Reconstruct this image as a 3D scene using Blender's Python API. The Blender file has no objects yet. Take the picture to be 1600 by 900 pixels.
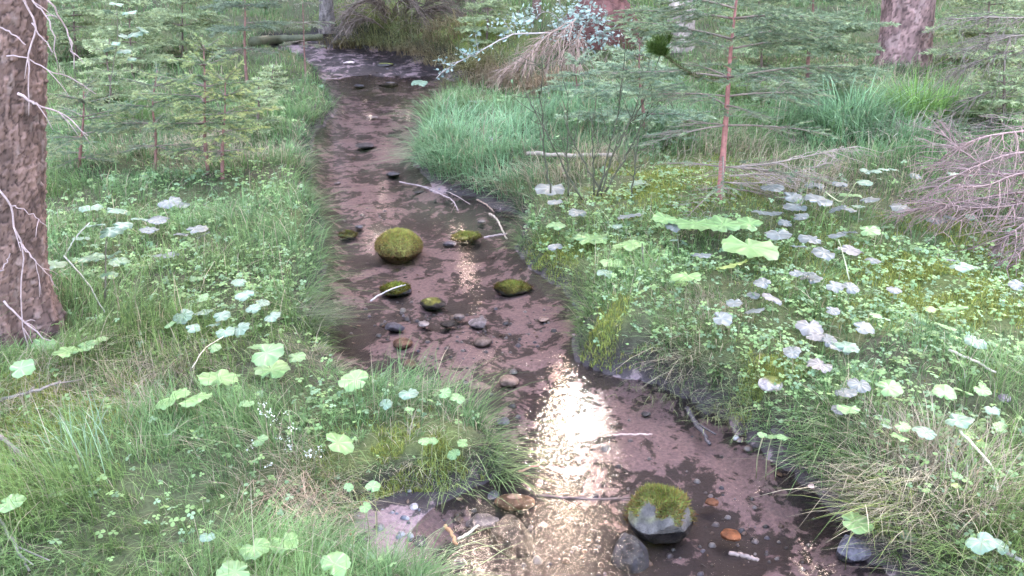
import bpy, math
import numpy as np
from mathutils import Vector, Matrix

# ------------------------------------------------------------------ camera, sky, sun, exposure
SC = bpy.context.scene
PITCH = math.radians(20.0)
CAM_H = 1.6
FPX = 1280.0                       # focal length in pixels of the 1600 px wide photograph
SLOPE = 0.0524                     # the brook comes down a gentle grade towards the viewer
cam_d = bpy.data.cameras.new('camera')
cam = bpy.data.objects.new('camera', cam_d)
SC.collection.objects.link(cam)
cam.location = (0, 0, CAM_H)
cam.rotation_euler = (math.pi / 2 - PITCH, 0, 0)
cam_d.sensor_width = 36.0
cam_d.lens = 36.0 * FPX / 1600.0
cam_d.clip_start = 0.05
cam_d.clip_end = 500.0
SC.camera = cam

SUN_EL, SUN_AZ = 34.0, 10.7       # azimuth clockwise from +Y
world = bpy.data.worlds.new('World')
SC.world = world
world.use_nodes = True
wn = world.node_tree
sky = wn.nodes.new('ShaderNodeTexSky')
sky.sky_type = 'NISHITA'
sky.sun_disc = False
sky.sun_elevation = math.radians(SUN_EL)
sky.sun_rotation = math.radians(SUN_AZ)
sky.air_density = 1.0
sky.dust_density = 3.5
sky.ozone_density = 1.0
wn.links.new(sky.outputs[0], wn.nodes['Background'].inputs[0])
wn.nodes['Background'].inputs[1].default_value = 0.15

sun_d = bpy.data.lights.new('sun', 'SUN')
sun_d.energy = 0.5
sun_d.angle = math.radians(10)
sun_d.color = (0.78, 0.89, 1.0)     # veiled by thin cloud
sun = bpy.data.objects.new('sun', sun_d)
SC.collection.objects.link(sun)
_a, _e = math.radians(SUN_AZ), math.radians(SUN_EL)
sun.rotation_euler = Vector((-math.sin(_a) * math.cos(_e), -math.cos(_a) * math.cos(_e), -math.sin(_e))).to_track_quat('-Z', 'Y').to_euler()

vs = SC.view_settings
vs.view_transform = 'Standard'
vs.look = 'None'
vs.gamma = 1.0
vs.exposure = 5.08
vs.use_white_balance = True       # the camera's white balance for shade
vs.white_balance_temperature = 7700
vs.white_balance_tint = 17
vs.use_curve_mapping = False
SC.render.engine = 'CYCLES'
SC.cycles.use_denoising = True
SC.cycles.max_bounces = 7
SC.cycles.diffuse_bounces = 3
SC.cycles.glossy_bounces = 3
SC.cycles.transmission_bounces = 4
SC.cycles.transparent_max_bounces = 8
SC.cycles.caustics_reflective = False
SC.cycles.caustics_refractive = False
SC.cycles.sample_clamp_indirect = 6.0

RNG = np.random.default_rng(7)

# ------------------------------------------------------------------ noise
def _hash(ix, iy, s):
    h = (ix.astype(np.int64) * 374761393 + iy.astype(np.int64) * 668265263 + s * 982451653) & 0x7fffffff
    h = ((h ^ (h >> 13)) * 1274126177) & 0x7fffffff
    return ((h ^ (h >> 16)) & 0xffff) / 65535.0

def noise(x, y, s=0):
    x = np.asarray(x, float); y = np.asarray(y, float)
    ix, iy = np.floor(x), np.floor(y)
    fx, fy = x - ix, y - iy
    fx = fx * fx * (3 - 2 * fx); fy = fy * fy * (3 - 2 * fy)
    a, b = _hash(ix, iy, s), _hash(ix + 1, iy, s)
    c, d = _hash(ix, iy + 1, s), _hash(ix + 1, iy + 1, s)
    return (a * (1 - fx) + b * fx) * (1 - fy) + (c * (1 - fx) + d * fx) * fy

def fbm(x, y, s=0, o=4):
    t, a, n = 0.0, 0.5, 0.0
    for k in range(o):
        t = t + a * noise(x * 2 ** k, y * 2 ** k, s + k * 17); n += a; a *= 0.5
    return t / n

def smooth(a, b, x):
    t = np.clip((x - a) / (b - a), 0, 1)
    return t * t * (3 - 2 * t)

# ------------------------------------------------------------------ mesh helpers
COL = SC.collection

def props(o, label=None, cat=None, group=None, kind=None):
    if label: o['label'] = label
    if cat: o['category'] = cat
    if group: o['group'] = group
    if kind: o['kind'] = kind
    return o

def empty(name, loc, label, cat, group=None):
    o = bpy.data.objects.new(name, None)
    o.empty_display_size = 0.1
    COL.objects.link(o)
    o.location = loc
    return props(o, label, cat, group)

class MB:
    """collects vertices, faces and vertex colours; build() links them as one mesh object"""
    def __init__(self):
        self.v, self.c, self.f, self.n = [], [], [], 0
    def add(self, V, F, C=None):
        V = np.asarray(V, float).reshape(-1, 3)
        if C is None: C = (0.5, 0.5, 0.5)
        C = np.asarray(C, float)
        if C.ndim == 1: C = np.broadcast_to(C, (len(V), 3))
        self.v.append(V); self.c.append(C)
        for f in (F if isinstance(F, list) else [F]):
            self.f.append(np.asarray(f, np.int64) + self.n)
        self.n += len(V)
        return self
    def mesh(self, name, mat, smoothed=True, origin=None):
        V = np.concatenate(self.v); C = np.concatenate(self.c)
        if origin is not None: V = V - np.asarray(origin, float)
        me = bpy.data.meshes.new(name)
        me.vertices.add(len(V)); me.vertices.foreach_set('co', V.astype(np.float32).ravel())
        loops = np.concatenate([f.ravel() for f in self.f])
        sizes = np.concatenate([np.full(len(f), f.shape[1]) for f in self.f])
        starts = np.concatenate([[0], np.cumsum(sizes)[:-1]])
        me.loops.add(len(loops)); me.loops.foreach_set('vertex_index', loops.astype(np.int32))
        me.polygons.add(len(sizes)); me.polygons.foreach_set('loop_start', starts.astype(np.int32))
        me.polygons.foreach_set('use_smooth', np.full(len(sizes), smoothed, bool))
        ca = me.color_attributes.new('col', 'FLOAT_COLOR', 'POINT')
        ca.data.foreach_set('color', np.concatenate([C, np.ones((len(C), 1))], 1).astype(np.float32).ravel())
        me.update(calc_edges=True)
        me.materials.append(mat)
        return me
    def build(self, name, mat, parent=None, smoothed=True, origin=None):
        me = self.mesh(name, mat, smoothed, origin)
        o = bpy.data.objects.new(name, me)
        COL.objects.link(o)
        if parent is not None: o.parent = parent
        elif origin is not None: o.location = origin
        return o

def unit(v):
    v = np.asarray(v, float)
    return v / np.maximum(np.linalg.norm(v, axis=-1, keepdims=True), 1e-9)

def tube(mb, P, R, k=6, C=(0.5, 0.5, 0.5), cap=True):
    P = np.asarray(P, float); n = len(P)
    R = np.broadcast_to(np.asarray(R, float), (n,))
    T = unit(np.gradient(P, axis=0))
    ref = np.array([0.31, 0.17, 0.93]) if abs(T[0] @ np.array([0.31, 0.17, 0.93])) < 0.85 else np.array([0.9, -0.4, 0.1])
    A = unit(np.cross(T, ref)); B = np.cross(T, A)
    th = np.arange(k) * 2 * math.pi / k
    V = P[:, None] + R[:, None, None] * (np.cos(th)[None, :, None] * A[:, None] + np.sin(th)[None, :, None] * B[:, None])
    i = np.arange(n - 1)[:, None] * k; j = np.arange(k)[None]
    j2 = (j + 1) % k
    F = np.stack([i + j, i + j2, i + k + j2, i + k + j], -1).reshape(-1, 4)
    C = np.asarray(C, float)
    if C.ndim == 2: C = np.repeat(C, k, 0)
    fs = [F]
    if cap:
        fs += [np.arange(k)[::-1][None], (np.arange(k) + (n - 1) * k)[None]]
    mb.add(V.reshape(-1, 3), fs, C)

def spline(pts, n):
    P = np.asarray(pts, float)
    if len(P) == 2:
        t = np.linspace(0, 1, n)[:, None]
        return P[0] * (1 - t) + P[1] * t
    P = np.concatenate([[2 * P[0] - P[1]], P, [2 * P[-1] - P[-2]]])
    out = []
    m = len(P) - 3
    for u in np.linspace(0, m, n):
        i = min(int(u), m - 1); t = u - i
        a, b, c, d = P[i:i + 4]
        out.append(0.5 * (2 * b + (c - a) * t + (2 * a - 5 * b + 4 * c - d) * t * t + (3 * b - a - 3 * c + d) * t ** 3))
    return np.array(out)

# ------------------------------------------------------------------ materials
def new_mat(name):
    m = bpy.data.materials.new(name); m.use_nodes = True
    nt = m.node_tree; nt.nodes.clear()
    return m, nt, nt.nodes, nt.links

def nd(ns, t, **k):
    n = ns.new(t)
    for a, v in k.items():
        if a in n.inputs: n.inputs[a].default_value = v
        else: setattr(n, a, v)
    return n

def foliage_mat(name, trans=0.35, rough=0.5, spec=0.35, var=0.35, scale=9.0):
    m, nt, ns, ln = new_mat(name)
    out = ns.new('ShaderNodeOutputMaterial')
    at = nd(ns, 'ShaderNodeVertexColor', layer_name='col')
    ge = ns.new('ShaderNodeNewGeometry')
    no = nd(ns, 'ShaderNodeTexNoise', Scale=scale, Detail=3.0)
    ln.new(ge.outputs['Position'], no.inputs['Vector'])
    mr = nd(ns, 'ShaderNodeMapRange'); mr.inputs[1].default_value = 0.3; mr.inputs[2].default_value = 0.7
    mr.inputs[3].default_value = 1 - var; mr.inputs[4].default_value = 1 + var
    ln.new(no.outputs[0], mr.inputs[0])
    mx = nd(ns, 'ShaderNodeVectorMath', operation='SCALE')
    ln.new(at.outputs[0], mx.inputs[0]); ln.new(mr.outputs[0], mx.inputs['Scale'])
    p = nd(ns, 'ShaderNodeBsdfPrincipled', Roughness=rough)
    p.inputs['Specular IOR Level'].default_value = spec
    tr = ns.new('ShaderNodeBsdfTranslucent')
    ms = nd(ns, 'ShaderNodeMixShader'); ms.inputs[0].default_value = trans
    ln.new(mx.outputs[0], p.inputs['Base Color']); ln.new(mx.outputs[0], tr.inputs['Color'])
    ln.new(p.outputs[0], ms.inputs[1]); ln.new(tr.outputs[0], ms.inputs[2])
    ln.new(ms.outputs[0], out.inputs[0])
    return m

def solid_mat(name, rough=0.8, spec=0.3, var=0.4, scale=20.0, bump=0.3, bscale=60.0, bdist=0.004, stretch=(1, 1, 1), coord='Object', coat=0.0):
    m, nt, ns, ln = new_mat(name)
    out = ns.new('ShaderNodeOutputMaterial')
    at = nd(ns, 'ShaderNodeVertexColor', layer_name='col')
    tc = ns.new('ShaderNodeTexCoord')
    mp = nd(ns, 'ShaderNodeMapping'); mp.inputs['Scale'].default_value = stretch
    ln.new(tc.outputs[coord], mp.inputs[0])
    no = nd(ns, 'ShaderNodeTexNoise', Scale=scale, Detail=6.0, Roughness=0.62)
    ln.new(mp.outputs[0], no.inputs['Vector'])
    mr = nd(ns, 'ShaderNodeMapRange'); mr.inputs[1].default_value = 0.3; mr.inputs[2].default_value = 0.7
    mr.inputs[3].default_value = 1 - var; mr.inputs[4].default_value = 1 + var
    ln.new(no.outputs[0], mr.inputs[0])
    mx = nd(ns, 'ShaderNodeVectorMath', operation='SCALE')
    ln.new(at.outputs[0], mx.inputs[0]); ln.new(mr.outputs[0], mx.inputs['Scale'])
    n2 = nd(ns, 'ShaderNodeTexNoise', Scale=bscale, Detail=5.0, Roughness=0.65)
    ln.new(mp.outputs[0], n2.inputs['Vector'])
    bp = nd(ns, 'ShaderNodeBump', Strength=bump, Distance=bdist)
    ln.new(n2.outputs[0], bp.inputs['Height'])
    p = nd(ns, 'ShaderNodeBsdfPrincipled', Roughness=rough)
    p.inputs['Specular IOR Level'].default_value = spec
    p.inputs['Coat Weight'].default_value = coat
    p.inputs['Coat Roughness'].default_value = 0.15
    ln.new(mx.outputs[0], p.inputs['Base Color']); ln.new(bp.outputs[0], p.inputs['Normal'])
    ln.new(p.outputs[0], out.inputs[0])
    return m

M_GRASS = foliage_mat('grass', 0.38, 0.55, 0.12, 0.22, 3.0)
M_CLOVER = foliage_mat('small_leaves', 0.35, 0.5, 0.18, 0.25, 6.0)
M_LEAF = foliage_mat('broad_leaf', 0.3, 0.42, 0.45, 0.18, 25.0)
M_NEEDLE = foliage_mat('spruce_needles', 0.3, 0.55, 0.15, 0.3, 6.0)
M_CROWN = foliage_mat('dark_crown', 0.15, 0.6, 0.2, 0.3, 0.8)
M_MOSS = foliage_mat('moss', 0.2, 0.8, 0.1, 0.4, 30.0)
M_TWIG = solid_mat('dead_twig', 0.75, 0.25, 0.3, 40, 0.2, 120, 0.001)
M_BARK = solid_mat('bark', 0.85, 0.2, 0.45, 18, 0.8, 55, 0.006, (1, 1, 0.45))
M_REDBARK = solid_mat('young_bark', 0.7, 0.3, 0.35, 40, 0.5, 140, 0.002)
M_STONE = solid_mat('wet_stone', 0.6, 0.25, 0.7, 22, 0.9, 50, 0.010)
M_PEBBLE = solid_mat('pebble', 0.4, 0.5, 0.3, 40, 0.3, 120, 0.002)
M_PETAL = foliage_mat('petal', 0.3, 0.6, 0.2, 0.1, 20)

# ------------------------------------------------------------------ photograph to place
def ray(px, py):
    u, v = (px - 800) / FPX, (py - 450) / FPX
    s, c = math.sin(PITCH), math.cos(PITCH)
    return np.array([u, c - v * s, -s - v * c])

def water_pt(px, py):
    d = ray(px, py)
    t = CAM_H / (SLOPE * d[1] - d[2])
    return d[:2] * t

def at_y(px, py, Y):
    d = ray(px, py)
    return np.array([0, 0, CAM_H]) + d * (Y / d[1])

# ------------------------------------------------------------------ brook outline (on the water plane)
left_px = [(770, 980), (700, 940), (600, 915), (540, 885), (526, 830), (560, 797), (640, 780), (720, 764), (790, 742),
           (800, 722), (760, 700), (700, 668), (640, 640), (590, 618), (550, 600), (522, 572), (506, 530), (497, 480),
           (500, 420), (503, 380), (497, 340), (484, 300), (482, 250), (484, 205), (512, 192), (524, 178), (508, 150), (499, 128), (486, 112), (440, 104)]
right_px = [(400, 88), (470, 86), (520, 86), (590, 94), (660, 106), (720, 122), (733, 140), (716, 158), (668, 182), (656, 215), (650, 262), (690, 292),
            (760, 312), (822, 340), (808, 372), (796, 396), (850, 436), (885, 458), (905, 486), (898, 530), (902, 576), (1000, 592),
            (1060, 618), (1115, 648), (1190, 700), (1240, 752), (1305, 775), (1325, 830), (1355, 870), (1420, 900)]
poly = [(-0.2, -3.0), (-0.12, 0.4)] + [tuple(water_pt(*p)) for p in left_px] + [tuple(water_pt(*p)) for p in right_px] + [(1.15, 0.6), (1.2, -3.0)]
poly = np.array(poly)
for _ in range(2):                  # Chaikin rounding
    a, b = poly, np.roll(poly, -1, 0)
    poly = np.stack([0.75 * a + 0.25 * b, 0.25 * a + 0.75 * b], 1).reshape(-1, 2)

def signed_dist(X, Y):
    D = np.full(X.shape, 1e9); inside = np.zeros(X.shape, bool)
    for (ax, ay), (bx, by) in zip(poly, np.roll(poly, -1, 0)):
        ex, ey = bx - ax, by - ay
        l2 = ex * ex + ey * ey + 1e-12
        t = np.clip(((X - ax) * ex + (Y - ay) * ey) / l2, 0, 1)
        D = np.minimum(D, (X - ax - t * ex) ** 2 + (Y - ay - t * ey) ** 2)
        cr = (ay > Y) != (by > Y)
        if cr.any():
            inside ^= cr & (X < (bx - ax) * (Y - ay) / (by - ay + 1e-12) + ax)
    D = np.sqrt(D)
    return np.where(inside, -D, D)

def grown(a, b, step, lim0, lim1, g=1.22):
    core = list(np.arange(a, b, step))
    s, lo = step, a
    while lo > lim0:
        s *= g; lo -= s; core.insert(0, lo)
    s, hi = step, core[-1]
    while hi < lim1:
        s *= g; hi += s; core.append(hi)
    return np.array(core)

XS = grown(-4.4, 5.0, 0.035, -75, 75)
YS = grown(0.9, 13.6, 0.036, -60, 90)
GX, GY = np.meshgrid(XS, YS)
GD = signed_dist(GX, GY)

def blobs(X, Y, lst):
    w = np.zeros(np.shape(X))
    for px, py, r in lst:
        cx, cy = water_pt(px, py)
        w = np.maximum(w, np.exp(-((X - cx) ** 2 + (Y - cy) ** 2) / (r * r)))
    return w

wob = (fbm(GX * 6, GY * 6, 3) - 0.5) * 0.10 + (fbm(GX * 1.6, GY * 1.6, 5) - 0.5) * 0.08
GDn = GD + wob * smooth(0.9, 3.0, GY + 1.0)
farbank = blobs(GX, GY, [(640, 80, 1.5), (760, 110, 1.1), (860, 100, 1.5), (560, 60, 1.5)]) * (GX > -3.0)
hb = 0.13 + 0.05 * (GX > 0.4) + 0.38 * farbank + 0.02 * blobs(GX, GY, [(640, 720, 0.35), (470, 760, 0.4)]) \
    + 0.05 * blobs(GX, GY, [(1400, 740, .5), (950, 550, .4)])
mounds = (fbm(GX * 2.2, GY * 2.2, 11) - 0.45) * 0.16 + (fbm(GX * 7, GY * 7, 21) - 0.5) * 0.05
dl = np.maximum(GDn, 0)
land = hb * (1 - np.exp(-dl / 0.055)) + mounds * smooth(0.0, 0.5, dl) + np.minimum(dl, 6) * np.where(GX > 0.3, 0.05, 0.025)
hill = 0.085 * np.maximum(0, GY - 10.0) ** 1.03 + 0.05 * np.maximum(0, np.abs(GX) - 5)
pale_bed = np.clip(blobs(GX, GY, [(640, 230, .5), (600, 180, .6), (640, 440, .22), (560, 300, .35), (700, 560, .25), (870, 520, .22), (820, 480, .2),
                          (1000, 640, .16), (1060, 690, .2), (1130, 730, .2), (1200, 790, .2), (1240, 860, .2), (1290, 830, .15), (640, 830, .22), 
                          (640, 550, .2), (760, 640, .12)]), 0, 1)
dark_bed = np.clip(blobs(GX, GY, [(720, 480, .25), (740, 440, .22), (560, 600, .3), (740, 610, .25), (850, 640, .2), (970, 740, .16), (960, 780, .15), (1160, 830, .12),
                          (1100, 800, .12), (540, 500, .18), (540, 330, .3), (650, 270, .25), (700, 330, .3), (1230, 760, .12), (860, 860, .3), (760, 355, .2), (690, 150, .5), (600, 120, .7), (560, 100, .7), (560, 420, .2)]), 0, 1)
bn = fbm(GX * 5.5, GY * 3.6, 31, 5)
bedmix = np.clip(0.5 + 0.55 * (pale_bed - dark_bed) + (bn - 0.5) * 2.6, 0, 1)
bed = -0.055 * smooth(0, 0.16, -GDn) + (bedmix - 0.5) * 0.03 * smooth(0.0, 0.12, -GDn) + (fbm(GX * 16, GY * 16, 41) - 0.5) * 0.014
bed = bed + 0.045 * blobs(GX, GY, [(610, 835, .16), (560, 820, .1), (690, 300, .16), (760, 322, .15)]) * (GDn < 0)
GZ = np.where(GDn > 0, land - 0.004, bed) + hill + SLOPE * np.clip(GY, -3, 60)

def _samp(A, x, y):
    x = np.asarray(x, float); y = np.asarray(y, float)
    i = np.clip(np.searchsorted(XS, x) - 1, 0, len(XS) - 2); j = np.clip(np.searchsorted(YS, y) - 1, 0, len(YS) - 2)
    fx = np.clip((x - XS[i]) / (XS[i + 1] - XS[i]), 0, 1); fy = np.clip((y - YS[j]) / (YS[j + 1] - YS[j]), 0, 1)
    return (A[j, i] * (1 - fx) + A[j, i + 1] * fx) * (1 - fy) + (A[j + 1, i] * (1 - fx) + A[j + 1, i + 1] * fx) * fy

def H(x, y): return _samp(GZ, x, y)
def D(x, y): return _samp(GDn, x, y)

_TS = np.linspace(1.0, 40, 6000)
def hit(px, py, lift=0.0):
    """point of the terrain (raised by lift) seen at a pixel of the photograph"""
    d = ray(px, py)
    P = np.array([0, 0, CAM_H]) + d[None] * _TS[:, None]
    below = P[:, 2] < H(P[:, 0], P[:, 1]) + lift
    k = int(np.argmax(below)) if below.any() else len(_TS) - 1
    return P[k]

def base_of(px, py):
    p = hit(px, py); p[2] = H(p[0], p[1]); return p

_cache = {}
def patches(X, Y, lst):
    """like blobs, for patches that lie on the land"""
    w = np.zeros(np.shape(X))
    for px, py, r in lst:
        if (px, py) not in _cache: _cache[(px, py)] = base_of(px, py)
        c = _cache[(px, py)]
        w = np.maximum(w, np.exp(-((X - c[0]) ** 2 + (Y - c[1]) ** 2) / (r * r)))
    return w

# ------------------------------------------------------------------ ground
MOSSY = [(850, 415, .22), (930, 545, .16), (1430, 400, .55), (1480, 450, .5), (800, 440, .1), (590, 745, .14), (700, 720, .14), (1050, 290, .5), (1080, 270, .5), (700, 105, 1.0), (560, 80, 1.0), (80, 640, .3), (1200, 590, .12)]
DRY = [(470, 775, .16), (640, 700, .12), (700, 690, .1), (1450, 730, .22), (1390, 770, .16), (800, 130, .7), (860, 110, .9), (640, 70, .9), (740, 90, .8), (1240, 290, .5), (1150, 250, .4), (1400, 140, .7),
       (900, 270, .4), (940, 260, .35), (1120, 480, .15), (1060, 590, .1), (500, 560, .1), (230, 610, .2), (60, 620, .2), (560, 60, 1.2), (330, 235, .5)]
CLOVER = [(1450, 450, .6), (1500, 600, .45), (1560, 520, .5), (1250, 580, .25), (1150, 560, .22), (1000, 410, .45), (950, 330, .6), (300, 330, .7), (350, 450, .35), (480, 640, .15), (1380, 640, .3), (1320, 500, .35), (1050, 470, .3),
          (1530, 690, .3), (440, 430, .3), (1270, 420, .4), (210, 380, .5), (870, 350, .3), (1000, 300, .5)]
LONG = [(760, 220, .9), (700, 200, .7), (880, 190, .9), (1330, 200, .6), (1430, 170, .6), (700, 250, .5), (960, 200, .9), (780, 270, .4)]

soil = np.array([0.055, 0.042, 0.034]); mosc = np.array([0.085, 0.105, 0.028]); leafl = np.array([0.05, 0.065, 0.028])
silt_p = np.array([0.135, 0.095, 0.095]); silt_d = np.array([0.028, 0.019, 0.018]); mud = np.array([0.045, 0.033, 0.036])
gn = fbm(GX * 3, GY * 3, 51)[..., None]
gc = soil * (1 - gn) * 1.0 + leafl * gn
mw = np.clip(patches(GX, GY, MOSSY) * 1.5 * fbm(GX * 8, GY * 8, 61) + 0.25 * (fbm(GX * 2, GY * 2, 63) > 0.5), 0, 1)[..., None]
gc = gc * (1 - mw) + mosc * mw
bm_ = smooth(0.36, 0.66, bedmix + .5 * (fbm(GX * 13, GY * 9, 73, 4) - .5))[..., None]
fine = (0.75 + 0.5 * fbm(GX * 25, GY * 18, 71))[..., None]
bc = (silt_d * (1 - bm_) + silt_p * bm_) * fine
edge = smooth(0.10, 0.0, -GDn)[..., None]
bc = bc * (1 - 0.75 * edge) + mud * 0.75 * edge
lw = smooth(-0.01, 0.05, GDn)[..., None]
gc = bc * (1 - lw) + gc * lw
bank = np.exp(-((GDn - 0.03) / 0.05) ** 2)[..., None]
gc = gc * (1 - 0.85 * bank) + mud * 0.42 * 0.85 * bank  # bare bank soil, coloured darker still for the shade of the undercut

def ground_material():
    m, nt, ns, ln = new_mat('forest_ground')
    out = ns.new('ShaderNodeOutputMaterial')
    at = nd(ns, 'ShaderNodeVertexColor', layer_name='col')
    bd = nd(ns, 'ShaderNodeVertexColor', layer_name='bed')
    ge = ns.new('ShaderNodeNewGeometry')
    sp = ns.new('ShaderNodeSeparateColor'); ln.new(bd.outputs[0], sp.inputs[0])
    def tex(scale, detail, rough, dist=0.0):
        n = nd(ns, 'ShaderNodeTexNoise', Scale=scale, Detail=detail, Roughness=rough, Distortion=dist)
        ln.new(ge.outputs['Position'], n.inputs['Vector']); return n
    def mrange(src, a, b, c, d, kind='LINEAR'):
        n = nd(ns, 'ShaderNodeMapRange'); n.interpolation_type = kind
        for k, v in zip((1, 2, 3, 4), (a, b, c, d)): n.inputs[k].default_value = v
        ln.new(src, n.inputs[0]); return n.outputs[0]
    def math_(op, a, b):
        n = nd(ns, 'ShaderNodeMath', operation=op)
        for k, v in ((0, a), (1, b)):
            if isinstance(v, float): n.inputs[k].default_value = v
            else: ln.new(v, n.inputs[k])
        return n.outputs[0]
    big, mid, fin = tex(9.0, 5.0, 0.6, 0.5), tex(26.0, 5.0, 0.65, 0.3), tex(70.0, 8.0, 0.7)
    t = math_('ADD', sp.outputs[0], mrange(big.outputs[0], .3, .7, -.42, .42))
    t = math_('ADD', t, mrange(mid.outputs[0], .3, .7, -.22, .22))
    t = mrange(t, .47, .66, 0.0, 1.0, 'SMOOTHSTEP')
    silt = nd(ns, 'ShaderNodeMix', data_type='RGBA'); ln.new(t, silt.inputs['Factor'])
    silt.inputs[6].default_value = (0.018, 0.0105, 0.011, 1); silt.inputs[7].default_value = (0.150, 0.096, 0.098, 1)
    mixg = nd(ns, 'ShaderNodeMix', data_type='RGBA'); ln.new(sp.outputs[1], mixg.inputs['Factor'])
    ln.new(at.outputs[0], mixg.inputs[6]); ln.new(silt.outputs[2], mixg.inputs[7])
    mx = nd(ns, 'ShaderNodeVectorMath', operation='SCALE')
    ln.new(mixg.outputs[2], mx.inputs[0]); ln.new(mrange(fin.outputs[0], .32, .68, .6, 1.4), mx.inputs['Scale'])
    bp = nd(ns, 'ShaderNodeBump', Strength=0.6, Distance=0.01)
    ln.new(fin.outputs[0], bp.inputs['Height'])
    p = nd(ns, 'ShaderNodeBsdfPrincipled')
    ln.new(mrange(sp.outputs[1], 0.0, 1.0, .95, .6), p.inputs['Roughness']); ln.new(mrange(sp.outputs[1], 0.0, 1.0, .1, .4), p.inputs['Specular IOR Level'])
    ln.new(mx.outputs[0], p.inputs['Base Color']); ln.new(bp.outputs[0], p.inputs['Normal'])
    ln.new(p.outputs[0], out.inputs[0])
    return m

ny, nx = GX.shape
ii = (np.arange(ny - 1)[:, None] * nx + np.arange(nx - 1)[None]).ravel()
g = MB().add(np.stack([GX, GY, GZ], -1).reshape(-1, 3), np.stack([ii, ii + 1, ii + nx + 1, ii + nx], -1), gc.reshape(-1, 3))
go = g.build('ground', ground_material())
ba = go.data.color_attributes.new('bed', 'FLOAT_COLOR', 'POINT')
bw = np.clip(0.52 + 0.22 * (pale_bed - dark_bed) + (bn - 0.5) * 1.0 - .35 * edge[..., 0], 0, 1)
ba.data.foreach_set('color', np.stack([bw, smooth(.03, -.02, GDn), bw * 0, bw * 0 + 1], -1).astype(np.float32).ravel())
props(go, 'forest floor and brown silty brook bed', kind='structure')

# ------------------------------------------------------------------ water
def water_material():
    m, nt, ns, ln = new_mat('brook_water')
    out = ns.new('ShaderNodeOutputMaterial')
    ge = ns.new('ShaderNodeNewGeometry')
    at = nd(ns, 'ShaderNodeVertexColor', layer_name='col')
    mp = nd(ns, 'ShaderNodeMapping'); mp.inputs['Scale'].default_value = (1.0, 0.8, 1.0)
    ln.new(ge.outputs['Position'], mp.inputs[0])
    n1 = nd(ns, 'ShaderNodeTexNoise', Scale=14.0, Detail=3.0, Roughness=0.5, Distortion=0.6)
    n2 = nd(ns, 'ShaderNodeTexNoise', Scale=48.0, Detail=3.0, Roughness=0.55, Distortion=0.9)
    for n in (n1, n2): ln.new(mp.outputs[0], n.inputs['Vector'])
    sep = ns.new('ShaderNodeSeparateColor'); ln.new(at.outputs[0], sep.inputs[0])
    b1 = nd(ns, 'ShaderNodeBump', Strength=0.16, Distance=0.006)
    ln.new(n1.outputs[0], b1.inputs['Height'])
    b2 = nd(ns, 'ShaderNodeBump', Distance=0.006)
    ln.new(sep.outputs[0], b2.inputs['Strength'])
    ln.new(n2.outputs[0], b2.inputs['Height']); ln.new(b1.outputs[0], b2.inputs['Normal'])
    fr = nd(ns, 'ShaderNodeFresnel', IOR=1.36)
    ln.new(b2.outputs[0], fr.inputs['Normal'])
    gl = nd(ns, 'ShaderNodeBsdfGlossy', Roughness=0.03)
    ln.new(b2.outputs[0], gl.inputs['Normal'])
    tr = nd(ns, 'ShaderNodeBsdfTransparent'); tr.inputs[0].default_value = (0.93, 0.88, 0.84, 1)
    ms = ns.new('ShaderNodeMixShader')
    ln.new(fr.outputs[0], ms.inputs[0]); ln.new(tr.outputs[0], ms.inputs[1]); ln.new(gl.outputs[0], ms.inputs[2])
    ln.new(ms.outputs[0], out.inputs[0])
    return m

wx = np.arange(-4.4, 4.6, 0.05); wy = np.arange(-3.0, 14.5, 0.05)
WX, WY = np.meshgrid(wx, wy)
WD = signed_dist(WX, WY)
cell = (WD[:-1, :-1] < 0.12) & (WD[1:, 1:] < 0.12)
k = np.nonzero(cell.ravel())[0]
r_, c_ = np.divmod(k, WX.shape[1] - 1)
i0 = r_ * WX.shape[1] + c_
riffle = np.clip(0.035 + 0.2 * blobs(WX, WY, [(900, 720, .3), (870, 810, .3), (900, 860, .3), (1020, 700, .12), (990, 880, .25), (590, 585, .12), (795, 570, .12), (600, 335, .25)]), 0, 1)
wz = SLOPE * WY
w = MB().add(np.stack([WX, WY, wz], -1).reshape(-1, 3), np.stack([i0, i0 + 1, i0 + WX.shape[1] + 1, i0 + WX.shape[1]], -1), np.repeat(riffle.reshape(-1, 1), 3, 1))
wo = w.build('water', water_material())
props(wo, 'shallow clear water of the woodland brook', kind='structure')

# ------------------------------------------------------------------ spruce trunks and crowns
def worley(u, v, nu, seed):
    """distance to the nearest and second nearest of jittered cell points, wrapped in u with nu cells"""
    iu, iv = np.floor(u), np.floor(v)
    f1 = np.full(u.shape, 9.0); f2 = np.full(u.shape, 9.0); idv = np.zeros(u.shape)
    for du in (-1, 0, 1):
        for dv in (-1, 0, 1):
            cu, cv = iu + du, iv + dv
            wu = np.mod(cu, nu)
            px = cu + 0.15 + 0.7 * _hash(wu, cv, seed); py = cv + 0.15 + 0.7 * _hash(wu, cv, seed + 5)
            d = np.hypot(u - px, v - py)
            idv = np.where(d < f1, _hash(wu, cv, seed + 9), idv)
            f2 = np.minimum(f2, np.maximum(d, f1)); f1 = np.minimum(f1, d)
    return f1, f2, idv

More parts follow.
